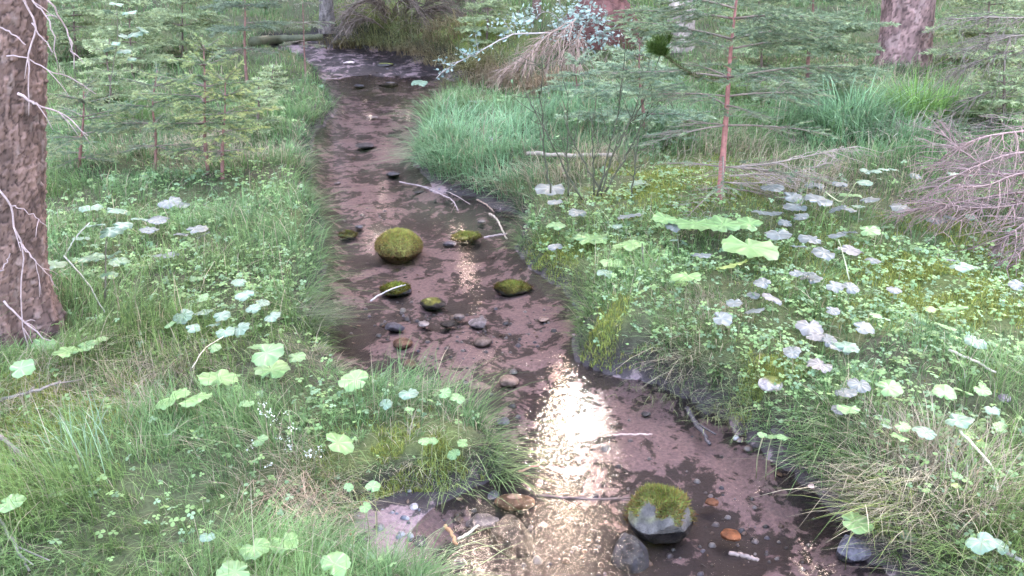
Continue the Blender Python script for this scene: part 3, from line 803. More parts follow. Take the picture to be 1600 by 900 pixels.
# ------------------------------------------------------------------ shrubs with stems and leaves
def leaf_blades(mb, P, size, rr, col, up=0.5, wide=0.55):
    """small pointed leaves at points P: 6-sided blades folded a little"""
    n = len(P)
    d = unit(rr.normal(0, 1, (n, 3)) * [1, 1, .5]); nrm = unit(rr.normal(0, .6, (n, 3)) + [0, 0, up])
    s = unit(np.cross(d, nrm)); l = size * rr.uniform(.65, 1.25, (n, 1)); w = l * wide * .5
    V = np.stack([P, P + d * l * .3 + s * w, P + d * l * .7 + s * w * .8, P + d * l - [0, 0, .002], P + d * l * .7 - s * w * .8, P + d * l * .3 - s * w], 1)
    c = np.asarray(col) * rr.uniform(.7, 1.3, (n, 1))
    mb.add(V.reshape(-1, 3), np.arange(n * 6).reshape(-1, 6), np.repeat(c[:, None], 6, 1).reshape(-1, 3))

def shrub(base, label, stems, seed, stem_col, leaf_col, leaf_n, leaf_size, name='shrub', cat='shrub', spread=.12, r0=.005, side=6):
    rr = np.random.default_rng(seed)
    t = empty(name, base, label, cat)
    lv = MB(); tot = 0
    for pts in stems:
        P = spline(pts, 18); P[1:] += rr.normal(0, .004, (17, 3))
        mb = MB(); tube(mb, P, np.linspace(r0, r0 * .35, 18), 5, np.asarray(stem_col) * rr.uniform(.8, 1.2))
        tips = []
        for q in range(side):
            k0 = rr.integers(6, 18); d = unit(unit(P[k0] - P[k0 - 2]) + rr.normal(0, .6, 3)); l = rr.uniform(.5, 1.3) * spread * 1.3
            Q = spline([P[k0], P[k0] + d * l * .5, P[k0] + d * l + [0, 0, .02]], 6)
            tube(mb, Q, np.linspace(r0 * .4, r0 * .15, 6), 4, np.asarray(stem_col)); tips += list(Q[2:])
        o = mb.build('stem', M_TWIG, t); o.matrix_parent_inverse = Matrix.Translation(-Vector(base))
        if leaf_n:
            pool = np.array(tips + list(P[10:])); pk = pool[rr.integers(0, len(pool), leaf_n)] + rr.normal(0, spread * .22, (leaf_n, 3))
            leaf_blades(lv, pk, leaf_size, rr, leaf_col); tot += leaf_n
    if tot:
        o = lv.build('foliage', M_LEAF, t, False); o.matrix_parent_inverse = Matrix.Translation(-Vector(base)); o['kind'] = 'stuff'
    return t

SB = base_of(935, 306); Ys = SB[1]
shrub(SB, 'bare-stemmed shrub of thin dark green whips at the bank edge', [path(p) for p in [
    [(932, 308, Ys), (948, 262, Ys), (976, 205, Ys), (1002, 165, Ys + .05), (1040, 70, Ys + .1)], [(938, 308, Ys), (955, 250, Ys - .03), (985, 190, Ys - .05), (1008, 120, Ys)],
    [(934, 306, Ys), (950, 240, Ys + .05), (968, 160, Ys + .1), (978, 60, Ys + .1)], [(910, 312, Ys - .1), (882, 262, Ys - .1), (850, 200, Ys - .1), (828, 155, Ys - .05)],
    [(860, 302, Ys - .05), (850, 230, Ys), (846, 150, Ys), (848, 90, Ys)], [(928, 304, Ys), (926, 240, Ys), (924, 180, Ys + .1)], [(888, 306, Ys), (886, 230, Ys), (888, 140, Ys)],
    [(985, 320, Ys - .1), (992, 260, Ys - .1), (998, 200, Ys)], [(945, 300, Ys), (990, 220, Ys + .1), (1025, 150, Ys + .1)], [(940, 300, Ys), (900, 230, Ys + .1), (880, 180, Ys + .15)]]],
    61, (.05, .048, .03), (.12, .2, .08), 9, .022, spread=.13, r0=.006, side=9)
BB = base_of(925, 85); Yq = BB[1]
shrub(BB, 'bushy shrub with small bluish-white leaves above the rusty twig curtain', [path(p) for p in [
    [(905, 90, Yq), (900, 60, Yq), (905, 25, Yq), (925, -20, Yq)], [(905, 90, Yq), (885, 55, Yq), (880, 25, Yq), (870, -10, Yq)], [(910, 90, Yq), (925, 60, Yq - .1), (935, 50, Yq - .2), (945, 58, Yq - .2)],
    [(905, 85, Yq), (890, 50, Yq - .1), (910, 38, Yq - .2), (930, 35, Yq - .2)], [(905, 80, Yq), (890, 60, Yq - .2), (895, 55, Yq - .2), (915, 68, Yq - .3)], [(900, 60, Yq), (860, 20, Yq - .2), (830, 30, Yq - .3), (800, 38, Yq - .4)]]],
    62, (.2, .17, .15), (.26, .33, .29), 130, .055, spread=.22, r0=.007, side=9)
EB = base_of(1010, 85); Ye = EB[1]
shrub(EB, 'green leafy bush in front of the pale beige trunk', [path(p) for p in [
    [(1010, 90, Ye), (1005, 60, Ye - .1), (1010, 35, Ye - .1), (1000, 15, Ye - .1)], [(1010, 90, Ye), (1020, 65, Ye - .1), (1030, 50, Ye - .1), (1036, 40, Ye - .1)], [(1005, 90, Ye), (990, 60, Ye), (985, 40, Ye), (990, 20, Ye)]]],
    63, (.2, .17, .13), (.16, .25, .11), 60, .05, spread=.16, r0=.006, side=6)
AB = base_of(905, 105); Ya = AB[1] - .25
shrub(AB, 'long pale branch with bluish leaf sprays arching down to the brook', [path(p) for p in [
    [(880, 52, Ya), (840, 52, Ya), (805, 53, Ya), (775, 66, Ya - .1), (745, 84, Ya - .2), (715, 98, Ya - .3), (680, 122, Ya - .35)]]],
    64, (.3, .25, .23), (.17, .24, .21), 130, .05, name='leafy_branch', cat='branch', spread=.13, r0=.011, side=10)

# tall pale-leaved stems on the left
def stem_plant(base, label, stems, leaves, seed, col, group=None):
    t = empty('tall_herb', base, label, 'plant', group)
    rr = np.random.default_rng(seed)
    for pts in stems:
        mb = MB(); P = spline(pts, 12); tube(mb, P, np.linspace(.004, .002, 12), 5, (.13, .11, .08))
        o = mb.build('stem', M_TWIG, t); o.matrix_parent_inverse = Matrix.Translation(-Vector(base))
    return t

# ------------------------------------------------------------------ broad leaves
def leaf_mesh(seed, lobes, ang, col, name='leaf'):
    """rounded, shallowly lobed leaf with a notch at the stalk, dished, with raised folds along the veins; about 1 wide"""
    rr = np.random.default_rng(seed)
    n = 44; th = np.linspace(-math.pi, math.pi, n, endpoint=False)
    notch = 1 - .62 * np.exp(-((np.abs(th) - math.pi) / .22) ** 2)
    R = .5 * (1 + ang * np.abs(np.sin(th * lobes / 2)) - ang * .4 + .035 * rr.normal(0, 1, n)) * notch * (1 + .12 * np.cos(th))
    rings = [0.0, .3, .6, .85, 1.0]
    V, C = [], []
    tilt = rr.uniform(-.10, .10, 2)
    for q in rings[1:]:
        x, y = R * q * np.cos(th), R * q * np.sin(th)
        vein = np.abs(np.sin(th * lobes / 2))
        z = .16 * q * .5 - .30 * (q * .5) ** 2 * (1 + rr.uniform(-.2, .2)) + .05 * q * (1 - vein) - .035 * (q ** 3) * (1 + np.sin(th * 3 + seed)) + tilt[0] * x + tilt[1] * y + .02 * rr.normal(0, 1, n) * (q == 1)
        V.append(np.stack([x, y, z], -1)); C.append(np.asarray(col) * (.92 + .5 * (vein < .22)[:, None]) * (1.08 - .16 * q) * rr.uniform(.92, 1.08, (n, 1)))
    V = np.concatenate([[[0, 0, 0]]] + V); C = np.concatenate([[np.asarray(col) * 1.1]] + C)
    j = np.arange(n); j2 = (j + 1) % n
    F = [np.stack([0 * j, 1 + j, 1 + j2], -1)]
    for q in range(3):
        F.append(np.stack([1 + q * n + j, 1 + q * n + n + j, 1 + q * n + n + j2, 1 + q * n + j2], -1))
    return MB().add(V, F, C).mesh(name, M_LEAF, True)

LCOL = {'g': (.13, .225, .088), 'b': (.15, .25, .09), 'l': (.115, .128, .118), 'm': (.13, .195, .13), 'd': (.085, .15, .075), 'y': (.21, .27, .08), 'n': (.15, .14, .13)}
LWORD = {'g': 'green', 'b': 'bright green', 'l': 'lavender-grey', 'm': 'soft grey-green', 'd': 'dark green', 'y': 'yellow-green', 'n': 'brownish grey'}
LMESH = {k: [leaf_mesh(s * 7 + ord(k), (7, 9, 5, 7)[s], (.12, .08, .15, .05)[s] * (.5 if k == 'l' else 1), np.array(c) * (1, .9, 1.1, .95)[s]) for s in range(4)] for k, c in LCOL.items()}
STALK = MB(); tube(STALK, spline([(0, 0, 0), (.08, 0, -.4), (.05, 0, -.8), (0, 0, -1.15)], 6), np.linspace(.012, .016, 6), 5, (.16, .15, .08)); STALK = STALK.mesh('stalk', M_TWIG)

LEAVES = """l 265 315 35;l 281 319 26;m 142 324 32;m 181 329 30;m 222 343 32;l 249 343 34;l 233 358 28;l 306 358 32;l 285 366 22;l 317 368 20;l 247 399 18;l 265 398 26;g 307 436 20;m 375 441 24;m 384 461 28;m 409 473 22;g 315 465 22
m 285 493 30;m 320 487 28;m 345 494 28;m 335 507 26;m 375 513 30;m 395 483 22;m 425 494 28;g 265 507 18;m 300 513 24;m 352 518 26;g 334 544 22;g 405 541 30
g 69 537 34;b 107 550 42;g 132 541 28;b 152 532 30;g 32 576 38;d 142 404 38;d 170 430 26;d 187 410 32;d 84 412 40;m 128 372 26;g 110 345 24
b 268 622 52;b 308 622 52;b 340 592 60;b 424 578 50;g 416 552 52;g 462 558 30;g 406 688 26;b 528 692 46;g 386 630 24;b 398 856 46;b 442 846 46;b 522 882 46;g 368 894 52;b 14 786 40;m 324 838 22
b 556 594 44;m 638 614 28;g 694 614 22;g 714 623 22;m 602 632 20;b 662 690 18;b 676 690 16;g 710 710 20;b 724 692 18;g 544 762 16;g 582 761 24;b 570 792 18
b 922 373 54;b 988 382 56;b 966 397 32;b 957 410 32;b 1040 343 38;l 1058 353 36;b 1086 350 64;l 1104 345 34;b 1132 352 48;b 1172 350 42;b 1170 385 86;y 1142 415 48;b 1073 432 46;l 1096 398 28;l 985 337 36;l 903 333 28;l 868 315 24
g 868 353 30;l 868 386 22;m 945 427 26;l 860 294 46;m 995 285 30;m 965 353 16;l 1205 292 34;l 1238 308 34;l 1188 331 28;l 1208 333 28;l 1244 323 34;l 1228 348 22;l 1216 365 38;l 1193 442 30;l 1147 472 26;l 1180 485 32;l 1127 497 30
n 1207 467 32;l 1177 460 20;l 1273 290 28;l 1313 288 24;l 1278 313 42;l 1310 325 26;l 1327 328 20;m 1340 322 22;l 1358 312 30;g 1330 305 34;l 1407 323 30;m 1353 285 26;l 1267 373 38;l 1250 385 24;l 1307 367 30;l 1328 363 28;l 1288 395 38
n 1327 390 38;g 1357 360 34;l 1363 407 26;l 1463 343 30;l 1485 340 18;m 1518 339 20;l 1397 452 24;l 1303 447 28;l 1328 450 28;l 1263 427 24;l 1267 435 34;l 1243 426 20;l 1485 406 22;m 1503 416 38;m 1353 267 18;m 1368 268 18;m 1381 265 16;m 1396 265 16;l 1432 275 20;m 1488 272 16
n 1265 510 40;n 1272 525 30;m 1322 542 38;l 1348 512 34;l 1292 532 30;l 1238 548 26;l 1300 485 22;g 1412 407 20;m 1525 533 34;g 1477 510 38;y 1453 483 18;g 1367 493 18;g 1495 482 42;n 1282 570 38;l 1312 546 32;l 1320 612 34;l 1342 600 34
g 1328 640 40;g 1388 606 42;b 1476 614 32;b 1506 612 28;b 1534 609 26;m 1496 656 38;m 1448 676 38;b 1410 666 26;b 1408 684 30;b 1564 668 22;b 1532 694 22;m 1386 666 22;b 1336 816 48;m 1420 838 26;m 1532 846 42;m 1560 854 28;g 1496 744 16
y 1494 759 14;g 1206 682 18;g 1192 680 14;g 1222 684 16;b 1448 766 14;l 1238 552 22;l 1590 446 26;n 1310 640 20;m 745 158 26;g 798 150 34;g 780 156 22;m 655 130 24;l 1250 338 26;m 215 228 30;g 640 640 16;m 1550 640 22
m 560 384 0"""
lv = []
for row in LEAVES.replace('\n', ';').split(';'):
    k_, x_, y_, w_ = row.split()
    if float(w_) > 0: lv.append((k_, float(x_), float(y_), float(w_)))
rl = np.random.default_rng(9)
pts = []
for k_, x_, y_, w_ in lv:
    lift = rl.uniform(.05, .11) * (1.3 if w_ > 34 else 1.0)
    p = hit(x_, y_, lift)
    if D(p[0], p[1]) < 0.015: p = hit(x_, y_, .16)
    zc = p[1] * math.cos(PITCH) - (p[2] - CAM_H) * math.sin(PITCH)
    pts.append((k_, p, w_ * zc / FPX))
par = list(range(len(pts)))
def find(a):
    while par[a] != a: a = par[a]
    return a
for a in range(len(pts)):
    for b_ in range(a):
        q = pts[a][1] - pts[b_][1]
        if np.hypot(q[0], q[1]) < (.11 if pts[a][0] == pts[b_][0] else .05) + .012 * pts[a][1][1]: par[find(a)] = find(b_)
clusters = {}
for a in range(len(pts)): clusters.setdefault(find(a), []).append(a)

MARKS = [('the thick scaly trunk', BIG), ('the bushy young spruces', base_of(335, 276)), ('the round mossy boulder', base_of(620, 415)), ('the red-stemmed sapling', base_of(1124, 312)),
         ('the dry heap of boughs', base_of(1560, 330)), ('the angular mossy rock', base_of(1035, 860)), ('the bare-stemmed shrub', base_of(935, 306)), ('the sedge tussocks', base_of(1430, 200)),
         ('the grassy point', base_of(720, 730)), ('the stone set in the bank', base_of(1210, 610)), ('the mud inlet', base_of(600, 830)), ('the mossy bank shelf', base_of(930, 560)), ('the white flower sprays', base_of(450, 690)),
         ('the dry grass hump', base_of(1450, 740)), ('the mat of dead boughs', base_of(1240, 300)), ('the bright moss lawn', base_of(1440, 400)), ('the orange stone', base_of(1140, 858))]
NUM = {1: 'single', 2: 'two', 3: 'three', 4: 'four', 5: 'five', 6: 'six', 7: 'seven', 8: 'eight', 9: 'nine', 10: 'ten'}
seen_labels = {}
for ids in clusters.values():
    ps = np.array([pts[a][1] for a in ids]); c = ps.mean(0); c[2] = H(c[0], c[1])
    kinds = sorted({pts[a][0] for a in ids}, key=lambda q: -sum(pts[a][0] == q for a in ids))
    size = np.mean([pts[a][2] for a in ids])
    nm, mp_ = min(MARKS, key=lambda m: np.hypot(*(m[1][:2] - c[:2])))
    dist = np.hypot(*(mp_[:2] - c[:2])); dx, dy = c[:2] - mp_[:2]
    rel = ('right beside' if dist < .3 else 'upstream of' if dy > abs(dx) else 'downstream of' if -dy > abs(dx) else 'on the brook side of' if dx * c[0] < 0 else 'up the bank from')
    sz = 'large' if size > .13 else 'small' if size < .07 else 'mid-sized'
    cw = ' and '.join(LWORD[q] for q in kinds[:2])
    lab = f"{NUM.get(len(ids), 'many')} {sz} {cw} lea{'f' if len(ids) == 1 else 'ves'} {rel} {nm}"
    if lab in seen_labels:
        nm2 = sorted(MARKS, key=lambda m: np.hypot(*(m[1][:2] - c[:2])))[1][0]
        lab = f"{NUM.get(len(ids), 'many')} {sz} {cw} lea{'f' if len(ids) == 1 else 'ves'} between {nm} and {nm2}"
    seen_labels[lab] = 1
    root = empty('broadleaf_plant', c, lab, 'plant', 'broad-leaved plants on the banks')
    for a in ids:
        k_, p, wdt = pts[a]
        o = bpy.data.objects.new('leaf', LMESH[k_][rl.integers(0, 4)])
        COL.objects.link(o); o.parent = root
        o.location = Vector(p - c)
        o.scale = (wdt * rl.uniform(.85, 1.05), wdt * rl.uniform(.95, 1.1), wdt)
        tilt = rl.uniform(.08, .40) if p[1] < 3.2 else rl.uniform(-.04, .24)
        o.rotation_mode = 'XYZ'
        o.rotation_euler = (tilt, rl.normal(0, .16), rl.uniform(0, 6.28)) if rl.uniform() < .4 else Matrix.Rotation(tilt, 4, 'X').__matmul__(Matrix.Rotation(rl.uniform(0, 6.28), 4, 'Z')).to_euler()
        hgt = p[2] - float(H(p[0], p[1])) + .03
        s = bpy.data.objects.new('stalk', STALK); COL.objects.link(s); s.parent = o
        M = o.matrix_basis.copy()
        want = Matrix.Translation(o.location) @ Matrix.Rotation(rl.uniform(0, 6.28), 4, 'Z') @ Matrix.Diagonal((.11, .11, max(hgt, .03), 1))
        s.matrix_basis = M.inverted() @ want

# tall herbs: stems with pairs of pale leaves
for base_px, stems, leaves, lab in [
    ((168, 205), [[(172, 140), (178, 95), (184, 60), (182, 5)]], [(180, 6, 24, 'm'), (170, 18, 20, 'm'), (200, 20, 26, 'm'), (210, 54, 28, 'm'), (192, 56, 18, 'm'), (172, 76, 22, 'm'), (192, 80, 26, 'm'), (180, 68, 16, 'm'), (222, 46, 22, 'm'), (205, 92, 16, 'm')], 'tall thin herb with tiers of mint-pale leaves behind the thick trunk'),
    ((328, 100), [[(330, 92), (332, 80), (331, 70)]], [(331, 70, 14, 'm'), (328, 80, 12, 'm'), (340, 88, 12, 'm')], 'short herb with three small bluish leaves behind the bushy young spruce'),
    ((163, 470), [[(165, 440), (165, 400), (166, 372)]], [(150, 404, 34, 'd'), (178, 398, 28, 'd'), (168, 428, 24, 'd'), (172, 362, 44, 'm'), (150, 352, 36, 'm'), (190, 352, 32, 'm')], 'upright herb with dark drooping leaves beside the thick scaly trunk'),
    ((1008, 420), [[(1004, 400), (1003, 380)]], [(1004, 380, 12, 'g'), (1000, 395, 10, 'g')], 'tiny upright seedling between the bright green leaves'),
    ((1060, 400), [[(1060, 385), (1059, 372), (1058, 366)]], [(1054, 375, 16, 'm'), (1068, 379, 18, 'm'), (1058, 367, 12, 'g'), (1070, 397, 12, 'b'), (1056, 412, 14, 'g')], 'small upright herb with paired round leaves in front of the large bright leaf')]:
    bp = base_of(*base_px); Yh = bp[1]
    t = empty('upright_herb', bp, lab, 'plant')
    for st in stems:
        mb = MB(); tube(mb, spline([bp - [0, 0, .02]] + [at_y(px, py, Yh) for px, py in st], 14), np.linspace(.0045, .002, 14), 5, (.12, .1, .075))
        o = mb.build('stem', M_TWIG, t); o.matrix_parent_inverse = Matrix.Translation(-Vector(bp))
    for px, py, wp, k_ in leaves:
        p = at_y(px, py, Yh - rl.uniform(-.03, .06)); zc = p[1] * math.cos(PITCH) - (p[2] - CAM_H) * math.sin(PITCH); wdt = wp * zc / FPX
        o = bpy.data.objects.new('leaf', LMESH[k_][rl.integers(0, 4)]); COL.objects.link(o); o.parent = t
        o.location = Vector(p - bp); o.scale = (wdt * .9, wdt * .75, wdt); o.rotation_euler = (rl.uniform(.0, .5), rl.normal(0, .2), rl.uniform(-.6, .6) + (0 if px > st[0][0] else math.pi))
        near = at_y(st[-1][0] * .7 + px * .3, py + 6, Yh)
        mb = MB(); tube(mb, spline([p, (p + near) / 2 + [0, 0, -.004], near], 5), .0016, 4, (.13, .13, .08))
        s = mb.build('leaf_stalk', M_TWIG, t); s.matrix_parent_inverse = Matrix.Translation(-Vector(bp))

# ------------------------------------------------------------------ stones
def stone_mesh(seed, dims, angular, col, moss=0.0, mosscol=(.13, .135, .03), n=20, lump=.18, planes=None):
    rr = np.random.default_rng(seed)
    th = np.linspace(0, 2 * math.pi, n * 2, endpoint=False); ph = np.linspace(-math.pi / 2, math.pi / 2, n)
    TH, PH = np.meshgrid(th, ph)
    Nn = np.stack([np.cos(PH) * np.cos(TH), np.cos(PH) * np.sin(TH), np.sin(PH)], -1)
    R = np.ones(TH.shape)
    if angular > 0:
        pl, off = (unit(rr.normal(0, 1, (13, 3))), rr.uniform(.55, .95, 13)) if planes is None else (unit(np.array(planes)[:, :3]), np.array(planes)[:, 3])
        q = np.maximum(Nn @ pl.T, 1e-3)
        R = (1 - angular) + angular * np.minimum(1.0, (off / q).min(-1))
    nz = np.zeros(TH.shape)
    for s in range(14):
        w = rr.normal(0, 1.6 + s * .35, 3); nz += np.sin(Nn @ w + rr.uniform(0, 6.28)) / (1.5 + s * .6)
    R = R * (1 + lump * .28 * nz)
    V = (Nn * R[..., None] * np.asarray(dims) * .5).reshape(-1, 3)
    c = np.asarray(col) * (1 + .25 * nz[..., None] * .5) * rr.uniform(.92, 1.08, TH.shape + (1,))
    if moss > 0:
        Mw = Nn[..., 2] + .22 * nz if planes is None else Nn[..., 2] * .62 + .3 * nz + 1.3 * (R - .74) + .12 * np.abs(Nn[..., 0])
        m = smooth(1 - moss * 1.7, 1.15 - moss * 1.3, Mw)[..., None]
        c = c * (1 - m) + np.asarray(mosscol) * m * rr.uniform(.75, 1.25, TH.shape + (1,))
    k2 = n * 2
    i = np.arange(n - 1)[:, None] * k2; j = np.arange(k2)[None]; j2 = (j + 1) % k2
    F = np.stack([i + j, i + j2, i + k2 + j2, i + k2 + j], -1).reshape(-1, 4)
    return MB().add(V, F, c.reshape(-1, 3)), V, Nn.reshape(-1, 3), nz.ravel() if planes is None else ((Mw - Nn[..., 2]) / .22).ravel()

def stone(px, py, wpx, hpx, label, col, seed, angular=.6, moss=0.0, sink=.35, deep=1.0, fuzz=0, rot=None, name='stone', cat='stone', mosscol=(.13, .135, .03), n=19, lump=.18, planes=None):
    """px,py: middle of the stone's foot in the photograph; wpx,hpx: its size there"""
    b = hit(px, py); b[2] = max(float(H(b[0], b[1])), SLOPE * b[1] - .03 if D(b[0], b[1]) < 0 else -9)
    zc = b[1] * math.cos(PITCH) - (b[2] - CAM_H) * math.sin(PITCH); s = zc / FPX
    wd, ht = wpx * s, hpx * s
    ht *= .72 if wpx > 64 else .46
    dims = (wd, wd * deep, ht / (1 - sink))
    mb, V, N, nz = stone_mesh(seed, dims, angular, col, moss, mosscol, n, lump, planes)
    o = mb.build(name, M_STONE, None, True)
    if angular > .3: o.data.set_sharp_from_angle(angle=math.radians(24))
    o.location = (b[0], b[1] + wd * deep * .35, b[2] + dims[2] * (.5 - sink))
    props(o, label, cat)
    if fuzz:
        rr = np.random.default_rng(seed + 1)
        k = rr.integers(0, len(V), fuzz * 3); pick = k[(N[k, 2] + .22 * nz[k]) > 1.05 - moss * 1.5][:fuzz]
        p = V[pick] + rr.normal(0, .004, (len(pick), 3)); d = unit(N[pick] + rr.normal(0, .55, (len(pick), 3)))
        sd = unit(np.cross(d, rr.normal(0, 1, (len(pick), 3)))) * .0016; l = rr.uniform(.006, .019, (len(pick), 1))
        T = np.stack([p - sd - d * .003, p + sd - d * .003, p + d * l], 1)
        f = np.clip(N[pick, 2:3] * 1.15 - .1 + .12 * nz[pick][:, None] + rr.normal(0, .25, (len(pick), 1)), 0, 1)
        c = np.array([.12, .075, .03]) * (1 - f) + np.asarray(mosscol) * 1.15 * f
        m = MB().add(T.reshape(-1, 3), np.arange(len(pick) * 3).reshape(-1, 3), np.repeat((c * rr.uniform(.7, 1.3, c.shape))[:, None], 3, 1).reshape(-1, 3))
        props(m.build('moss', M_MOSS, o, False), kind='stuff')
    return o

GREY = (.08, .072, .08); BLUE = (.10, .10, .125); PALEC = (.24, .205, .20); BRN = (.11, .065, .05); DRK = (.04, .033, .033)
stone(620, 416, 72, 56, 'round boulder thickly covered with yellow-green moss in midstream', (.12, .085, .05), 1, angular=.1, moss=.95, sink=.25, fuzz=22000, lump=.09, name='boulder', cat='boulder', mosscol=(.20, .185, .05), n=40)
stone(1036, 866, 106, 98, 'large angular grey rock with moss on its top edges beside the riffle', (.058, .048, .044), 24, angular=.95, moss=.46, sink=.22, fuzz=7000, name='rock', cat='rock', n=60, deep=.9, lump=.07, mosscol=(.12, .12, .03), planes=[(-.3, -.72, .62, .56), (.8, -.5, .3, .74), (-.85, -.1, .5, .8), (.25, .6, .75, .8), (.1, -.95, -.1, .72), (.9, .3, .3, .82), (-.6, .7, .3, .86), (.5, -.1, .85, .9), (0, 0, -1, .7)])
stone(728, 388, 46, 26, 'dark slab with a mossy back leaning out of the water near the round boulder', DRK, 4, angular=.85, moss=.6, sink=.3, fuzz=2500, n=26)
stone(702, 388, 22, 12, 'small blue-grey stone touching the dark mossy slab', BLUE, 5, angular=.7)
stone(800, 462, 60, 22, 'flat moss-topped stone against the bank below the mossy ledge', DRK, 6, angular=.6, moss=.6, sink=.4, fuzz=2500, n=26)
stone(617, 466, 50, 18, 'low stone with a bright moss cap ringed by gravel', BLUE, 7, angular=.5, moss=.65, sink=.4, fuzz=2500, n=26, mosscol=(.15, .17, .03))
stone(674, 490, 42, 24, 'dark brown stone with faint moss in the gravel bar', DRK, 8, angular=.5, moss=.35, sink=.4)
stone(543, 378, 28, 12, 'mossy stone at the left edge beside the round boulder', DRK, 9, angular=.4, moss=.6, sink=.4, fuzz=1200)
stone(616, 524, 32, 20, 'blue-grey angular stone standing out of the silt', BLUE, 10, angular=.85)
stone(661, 516, 20, 13, 'small whitish stone on the pale silt', (.36, .32, .31), 11, angular=.6)
stone(718, 508, 20, 12, 'light grey flat stone beside the pale chunky one', PALEC, 12, angular=.7)
stone(748, 516, 32, 20, 'pale chunky stone on the gravel bar', (.2, .18, .19), 13, angular=.85)
stone(753, 544, 32, 22, 'beige fist-sized stone near the gravel bar end', (.17, .13, .115), 14, angular=.7)
stone(628, 547, 36, 14, 'rust-brown flat stone under shallow water', (.15, .085, .06), 15, angular=.4, sink=.55)
stone(700, 520, 26, 14, 'dark wet stone among the gravel bar stones', DRK, 16, angular=.7)
stone(613, 280, 24, 11, 'small blue-grey stone in midstream far above the boulder', BLUE, 17, angular=.7)
stone(527, 290, 12, 7, 'tiny pale stone on the left mud', PALEC, 18, angular=.6)
stone(560, 362, 14, 8, 'little blue-grey stone up and left of the round boulder', BLUE, 19, angular=.6)
stone(654, 304, 18, 8, 'dark little stone by the pale forked twig', GREY, 20, angular=.6)
stone(753, 357, 15, 9, 'small cream stone in the slack water by the right bank', PALEC, 21, angular=.5)
stone(800, 340, 28, 10, 'dark slab at the foot of the right bank', DRK, 22, angular=.8)
stone(778, 333, 20, 8, 'narrow grey slab beside the dark slab at the bank', GREY, 23, angular=.8)
stone(805, 812, 66, 24, 'smooth oblong orange-brown stone beside the riffle', (.19, .105, .065), 3, angular=.2, sink=.3, deep=.5, lump=.12)
stone(752, 838, 58, 30, 'grey split slab next to the orange-brown stone', (.12, .105, .115), 25, angular=.95, sink=.4, deep=.6)
stone(802, 868, 84, 44, 'broad brown-grey stone half under water below the split slab', (.075, .06, .05), 26, angular=.8, sink=.72)
stone(770, 781, 26, 15, 'blue-grey pebble off the tip of the grassy point', BLUE, 27, angular=.5)
stone(646, 797, 15, 18, 'upright pale stone under the overhanging grass point', PALEC, 28, angular=.6)
stone(985, 890, 66, 44, 'submerged bluish stone leaning on the angular mossy rock', (.06, .062, .075), 29, angular=.8, sink=.72)
stone(1142, 864, 32, 16, 'bright orange stone on the dark brook bed', (.22, .085, .04), 30, angular=.4, sink=.35)
stone(1112, 806, 22, 10, 'dull orange stone upstream of the bright orange one', (.16, .07, .04), 31, angular=.4, sink=.5)
stone(1270, 764, 13, 9, 'pink pebble near the right bank', (.45, .27, .24), 32, angular=.3)
stone(1212, 616, 44, 40, 'pinkish grey stone set into the grassy bank', (.30, .25, .245), 33, angular=.8, sink=.2, moss=.25)
stone(1573, 630, 24, 20, 'purple-brown lump of stone among the clover', (.16, .12, .13), 34, angular=.6)
stone(786, 674, 22, 12, 'bluish pebble off the grass tussock', BLUE, 35, angular=.5)
stone(1228, 690, 40, 14, 'long dark wet stone under the right bank', DRK, 36, angular=.7, sink=.4)
stone(1110, 652, 50, 16, 'black wet ledge stone below the overhanging right bank', DRK, 37, angular=.8, sink=.4)
stone(1345, 884, 70, 34, 'dark wet rock in the corner below the yellow-green leaf', (.08, .07, .085), 38, angular=.8, sink=.35)
stone(605, 138, 34, 12, 'dark flat rock breaking the far water', DRK, 39, angular=.7, sink=.4)
stone(600, 104, 30, 12, 'mossy dark rock at the far bend', DRK, 40, angular=.6, moss=.4)
stone(560, 140, 18, 7, 'pale bluish stone in the far water', BLUE, 41, angular=.6)
stone(545, 100, 22, 9, 'pinkish flat stone at the foot of the far bank', (.36, .27, .25), 42, angular=.7)
stone(580, 188, 20, 8, 'light flat stone on the far silt', PALEC, 43, angular=.6)
stone(570, 238, 34, 9, 'low grey stone row end in the upper pool', GREY, 44, angular=.6)
stone(655, 855, 30, 14, 'grey stone on the mud of the inlet', GREY, 45, angular=.7)
stone(1010, 655, 16, 10, 'little dark stone below the mossy shelf', GREY, 46, angular=.6)
stone(850, 505, 18, 9, 'tan pebble on the pale silt below the bank', (.3, .22, .19), 47, angular=.5)
stone(640, 585, 26, 12, 'submerged brown stone below the gravel bar', BRN, 48, angular=.5, sink=.6)
stone(795, 606, 36, 14, 'tan flat stone showing through the water', (.25, .18, .15), 49, angular=.4, sink=.6)

